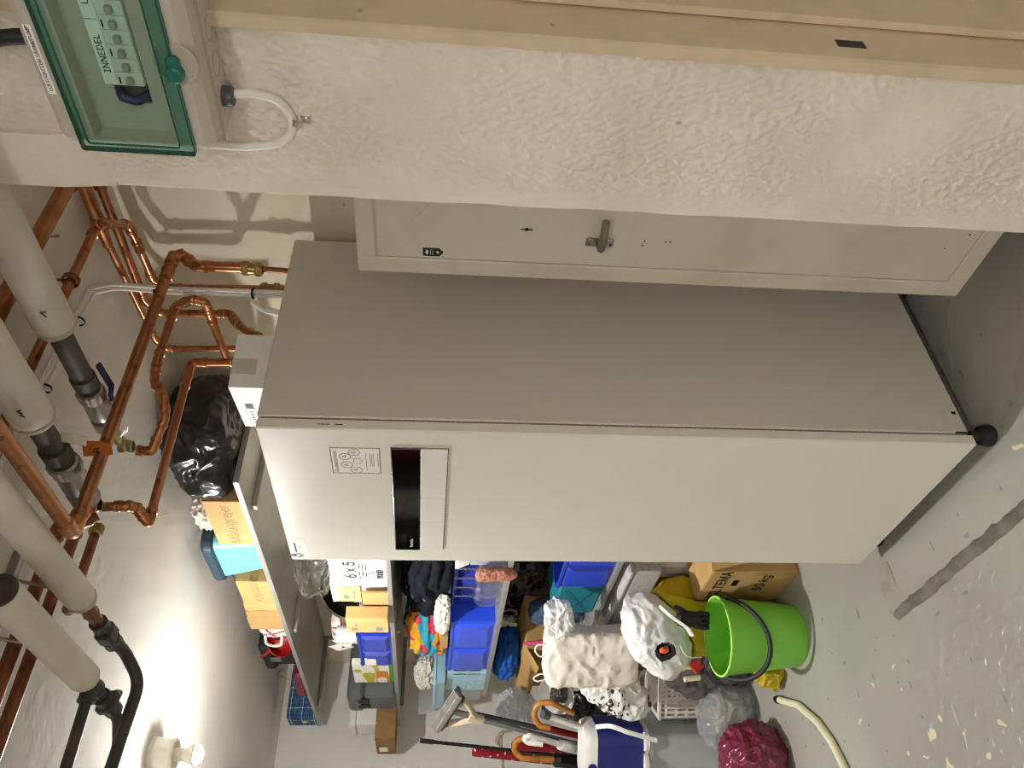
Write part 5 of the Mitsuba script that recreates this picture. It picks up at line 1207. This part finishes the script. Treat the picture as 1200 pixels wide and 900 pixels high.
cd_ = [np.array((-0.7673, -0.0272, 0.3748)), np.array((-0.8197, -0.0491, 0.3392))]
for k, (a, b) in enumerate((((-0.7784, -0.0261, 0.4186), (-0.7806, -0.0198, 0.3225)), ((-0.8333, -0.0475, 0.3542), (-0.8340, -0.0416, 0.2955)))):
    solo('candle', sweep([a, b], 0.0105, 14), 'm_cream_hose', ('long cream candle sticking out of the dark grey bag', 'short cream candle end low in the dark grey bag')[k], 'candle', smooth=40)
solo('red_candle', sweep([(-0.7696, -0.0357, 0.3382), (-0.7617, -0.0143, 0.3111)], 0.020, 16), 'm_red', 'dark red candle inside the dark grey bag', 'candle', smooth=40)
solo('cord', tube([(-0.6796, 0.0202, 0.3992), (-0.6893, -0.0095, 0.3866), (-0.7038, -0.0164, 0.3531), (-0.7185, -0.0083, 0.3163)], 0.0028, 0.03, 8), 'm_white', 'thin white cord trailing over the dark grey bag', 'cord', smooth=True)
gl = thing('work_glove', 'black glove with a white band resting on the yellow bag', 'glove')
g0 = np.array((-0.5448, 0.0582, 0.4017))
part(gl, 'palm', blob(g0, (0.030, 0.022, 0.040), 85, amp=0.2, crease=0.15, sub=4), 'm_rubber', True)
for k in range(4):
    part(gl, 'finger', sweep([g0 + RV * (0.018 - 0.013 * k) + (0, 0, -0.02), g0 + RV * (0.020 - 0.016 * k) + np.array((0, 0, -0.05 - 0.008 * (k % 2))), g0 + RV * (0.018 - 0.015 * k) + np.array((0, 0, -0.075))], [0.009, 0.009, 0.007], 10), 'm_rubber', True)
part(gl, 'thumb', sweep([g0 + RV * 0.02, g0 + RV * 0.035 + (0, 0, 0.03), g0 + RV * 0.045 + (0, 0, 0.045)], [0.009, 0.009, 0.007], 10), 'm_rubber', True)
part(gl, 'band', tube([g0 + RV * 0.045 + (0, 0, 0.10), g0 + RV * 0.02 - DV * 0.028 + (0, 0, 0.07), g0 - RV * 0.02 - DV * 0.030 + (0, 0, 0.01), g0 - RV * 0.05 - DV * 0.02 + (0, 0, -0.01)], 0.010, 0.03, 10, flat=0.25), 'm_white', True, label='white elastic band')
# clear bag with blue things, maroon bag, yellow cloth
cl = thing('plastic_bag', 'clear plastic bag with something blue inside, before the slotted basket', 'bag')
solo('yellow_cloth', blob((-0.785, -0.015, 0.045), (0.075, 0.05, 0.050), 83, amp=0.25, crease=0.2, zmin=0.0, rz=51), 'm_yellow', 'yellow cloth corner on the floor left of the bucket', 'cloth', smooth=True)
part(cl, 'film', film, 'm_poly', True)
part(cl, 'contents', cont, 'm_paper_sack', True)
part(cl, 'blue_disc', lathe([(0, 0), (0.045, 0.003), (0.05, 0.010), (0.045, 0.012), (0, 0.006)], 30, cc2 + np.array((0.03, -0.03, -0.035)), (0.75, -0.55, 0.5)), 'm_blue_bright', 40, label='blue plastic disc inside')
c3 = np.array((-0.9910, -0.2798, 0.1000))
solo('plastic_bag', blob((c3[0], c3[1], 0.095), (0.112, 0.110, 0.112), 95, e=2.5, amp=0.10, crease=0.14, kc=2.6, zmin=0.0, rz=30), 'm_maroon', 'shiny maroon plastic bag lying on the floor', 'bag', smooth=True)
# clear bag with shells, white bowl
solo('plastic_bag', blob((-1.8298, 0.1461, 0.8642), (0.080, 0.05, 0.080), 105, amp=0.2, crease=0.25, kc=3, rz=51), 'm_frosted', 'clear bag of pale shells below the blue fabric', 'bag', smooth=False)
o = np.array((-1.5057, 0.1069, 0.7172))
bwl = thing('white_bowl', 'white plastic bowl with a brown thing in it behind the umbrella handles', 'bowl')
part(bwl, 'bowl', lathe([(0, -0.06), (0.06, -0.055), (0.085, 0.0), (0.083, 0.002), (0.058, -0.05), (0, -0.054)], 32, o, (0.6, -0.6, 0.55)), 'm_white')
part(bwl, 'contents', blob(o - np.array((0.012, -0.012, 0.015)), (0.05, 0.035, 0.035), 107, sub=4, amp=0.3, crease=0.2, yields=False), 'm_iron', True)

solo('bin_bag', blob((-1.8733, 0.1669, 0.5200), (0.15, 0.045, 0.20), 109, amp=0.10, crease=0.12, zmin=0.425), 'm_binbag', 'added black plastic sack that darkens the gap behind the umbrella handles and the white bowl', 'bag', smooth=True)  # invented sack, added only to darken the gap behind the handles

# ---------------------------------------------------------------- mop, sticks and umbrellas leaning in the far corner
mp = thing('sponge_mop', 'upturned squeeze mop with a grey head and beige clamp, leaning in the heap', 'mop')
h0 = np.array((-1.4004, 0.0241, 1.1991))
hd_ = np.array((-1.2475, 0.0745, 1.1388)) - np.array((-1.5591, -0.0331, 1.2624))
hd_ /= np.linalg.norm(hd_)
foot = np.array((-1.8950, -0.0274, 0.4586))
ax_ = foot - np.array((-1.3971, 0.0081, 1.0685)); ax_ /= np.linalg.norm(ax_)
upv = -ax_
fr_ = np.cross(hd_, upv); fr_ /= np.linalg.norm(fr_)
hm = []
for k in range(9):
    a = -0.024 + 0.006 * k
    hm.append(hull([h0 + hd_ * s * 0.125 + fr_ * (a + w_) + upv * v_ for s in (1, -1) for w_ in (0, 0.0045) for v_ in (-0.016 - 0.003 * (k % 2), 0.022 - 0.004 * abs(k - 4) ** 1.2)]))
part(mp, 'sponge', cat(hm + [hull([h0 + hd_ * s * 0.124 + fr_ * w_ + upv * v_ for s in (1, -1) for w_ in (-0.023, 0.027) for v_ in (-0.017, 0.006)])]), 'm_grey_mop', False)
part(mp, 'plate', hull([h0 + hd_ * s * 0.11 + fr_ * w_ + upv * v_ for s in (1, -1) for w_ in (-0.02, 0.024) for v_ in (-0.030, -0.0165)]), 'm_dark_grey')
hb_ = h0 + ax_ * 0.15
for s in (1, -1):
    part(mp, 'clamp_arm', sweep(fillet([h0 + hd_ * s * 0.085 + ax_ * 0.030, h0 + hd_ * s * 0.075 + ax_ * 0.075, h0 + hd_ * s * 0.035 + ax_ * 0.125, hb_ + ax_ * 0.02], 0.03), np.linspace(0.017, 0.016, 16)[:len(fillet([h0, h0 + hd_, hb_, hb_ + ax_], 0.03))] if False else 0.0165, 14, flat=0.7), 'm_beige', True, label='beige clamp arm')
    part(mp, 'clamp_tip', sweep([h0 + hd_ * s * 0.085 + ax_ * 0.018, h0 + hd_ * s * 0.083 + ax_ * 0.042], 0.018, 12), 'm_black')
part(mp, 'linkage', sweep([h0 + ax_ * 0.03, h0 + ax_ * 0.13], 0.013, 10), 'm_steel', label='metal linkage')
part(mp, 'socket', sweep([h0 + ax_ * 0.12, h0 + ax_ * 0.20], 0.020, 14), 'm_beige')
part(mp, 'pole', sweep([h0 + ax_ * 0.19, foot], 0.0115, 14), 'm_pole', label='grey metal pole')
def stick(name, label, cat_, a, b, r, m, tip=None, mt='m_black', r2=None):
    t = thing(name, label, cat_)
    a, b = np.array(a), np.array(b)
    part(t, 'shaft', sweep([a, b], [r, r2 or r], 14), m, 40)
    if tip:
        d = (b - a) / np.linalg.norm(b - a)
        part(t, 'end_cap', sweep([a - d * 0.001, a + d * tip], r * 1.35, 14), mt, 40)
    return t
stick('broom_stick', 'thin black telescopic stick standing at the far left of the heap', 'stick', (-1.7507, -0.0072, 1.3026), (-1.9862, -0.0428, 0.4640), 0.0075, 'm_black', 0.06, 'm_rubber')
stick('broom_stick', 'dark grey stick leaning just beside the mop pole', 'stick', (-1.5898, 0.0603, 1.0827), (-1.9718, 0.0372, 0.4578), 0.011, 'm_dark_grey')
dr_roll = stick('gift_wrap_roll', 'red roll of gift wrap with white dots behind the black stick', 'roll', (-1.8891, -0.0232, 1.0593), (-2.1329, -0.0359, 0.4365), 0.020, 'm_dots')
stick('gift_wrap_roll', 'plain red roll leaning behind the wooden umbrella handles', 'roll', (-1.8334, -0.0141, 0.8823), (-1.9625, -0.0062, 0.5139), 0.020, 'm_red_cloth')
def umbrella(label, hook, shaft0, shaft1, r, mh, mbody, rb):
    t = thing('umbrella', label, 'umbrella')
    part(t, 'handle', sweep(fillet(hook, 0.035, 8), r, 14), mh, True, label='curved handle')
    part(t, 'canopy', sweep([np.array(shaft0) + (np.array(shaft1) - np.array(shaft0)) * s for s in (0, 0.06, 0.4, 1.0)], [rb * 0.4, rb * 0.9, rb, rb * 0.5], 9), mbody, False)
    return t
umbrella('furled black umbrella with a wooden crook handle, the upper of the two', [(-1.4929, -0.0302, 0.7550), (-1.4928, -0.0228, 0.8021), (-1.4654, 0.0147, 0.8287), (-1.4317, 0.0533, 0.8122), (-1.4243, 0.0540, 0.7582), (-1.4862, 0.0256, 0.6519)], (-1.4862, 0.0256, 0.6519), (-1.6974, -0.0118, 0.4350), 0.0125, 'm_wood', 'm_binbag', 0.025)
umbrella('furled black umbrella with a wooden crook handle, the lower of the two', [(-1.5729, -0.0488, 0.8568), (-1.5837, -0.0558, 0.8966), (-1.6121, -0.0897, 0.9026), (-1.6295, -0.1166, 0.8651), (-1.6839, -0.1096, 0.7238)], (-1.6839, -0.1096, 0.7238), (-1.8931, -0.0905, 0.4460), 0.0125, 'm_wood', 'm_binbag', 0.035)
umbrella('furled grey umbrella with a white crook handle', [(-1.4757, -0.0983, 0.7944), (-1.4772, -0.0903, 0.8583), (-1.4673, -0.0760, 0.8730), (-1.4586, -0.0685, 0.8521), (-1.5330, -0.0850, 0.7169)], (-1.5337, -0.0847, 0.7241), (-1.7562, -0.0751, 0.4899), 0.012, 'm_white', 'm_whitebag', 0.024)
stick('walking_stick', 'white stick with a grey end, leaning across the wooden handle', 'stick', (-1.3141, -0.0254, 0.8100), (-1.4170, -0.0524, 0.6265), 0.0125, 'm_white', 0.03, 'm_dark_grey')
stick('red_stick', 'red stick between the white stick and the white handle', 'stick', (-1.5995, -0.0013, 0.7576), (-1.7823, -0.0107, 0.4976), 0.0135, 'm_red_cloth')
carton('dark_crate', 'black crate on the floor that holds the sticks and umbrellas', -2.16, -1.78, -0.30, 0.02, 0.0, 0.42, 'm_black', flaps=False, cat_='crate')
# wall hooks behind the sticks
hk = thing('hook_rail', 'beige wire hook rail on the far wall behind the mop', 'hook rail')
part(hk, 'wire', cat([tube([(XL + 0.01, 0.26, 0.86), (XL + 0.01, 0.10, 0.855), (XL + 0.02, -0.02, 0.83), (XL + 0.03, -0.10, 0.80)], 0.006, 0.02, 10), tube([(XL + 0.012, 0.28, 0.80), (XL + 0.05, 0.27, 0.86), (XL + 0.05, 0.22, 0.90), (XL + 0.01, 0.20, 0.86)], 0.006, 0.02, 10)]), 'm_beige', True)
# hose on the floor
hs_ = thing('hose', 'cream hose with a black end lying curved on the bare floor', 'hose')
hpts = [(-0.8446, -0.1191, 0.0155), (-0.7077, -0.1777, 0.0125), (-0.6010, -0.2630, 0.0125), (-0.5431, -0.3400, 0.0125), (-0.5086, -0.4214, 0.0125), (-0.4802, -0.5414, 0.0125), (-0.5157, -0.6642, 0.0125)]
part(hs_, 'hose', tube(hpts, 0.0120, 0.06, 16, 6), 'm_cream_hose', True)
e0, e1 = np.array(hpts[0]), np.array(hpts[1])
dd = (e0 - e1) / np.linalg.norm(e0 - e1)
part(hs_, 'end_piece', lathe([(0.0125, -0.012), (0.0145, -0.010), (0.0145, 0.004), (0.012, 0.008), (0.012, 0.016), (0.007, 0.017), (0, 0.012)], 16, e0, dd), 'm_black', 40, label='black hose end')

for k, (m_, lab, dz) in enumerate((('m_navy_cloth', 'dark navy coat on the coat rail, nearest its far end', 0.0), ('m_red_cloth', 'red jacket on the coat rail', 0.06), ('m_black', 'black coat on the coat rail beside the red jacket', -0.03), ('m_white_cloth', 'pale jacket on the coat rail between two black coats', 0.08), ('m_binbag', 'black rain coat on the coat rail', 0.0), ('m_navy_pattern', 'dark patterned jacket on the coat rail, nearest the middle of the room', 0.04))):
    solo('coat', blob((XL + 0.125, -2.35 + 0.22 * k, 1.32 + dz / 2), (0.085, 0.095, 0.42 - dz / 2), 120 + k, e=2.6, amp=0.10, crease=0.10, kc=1.6, sub=4), m_, lab, 'coat', 'coats on the rail', True)
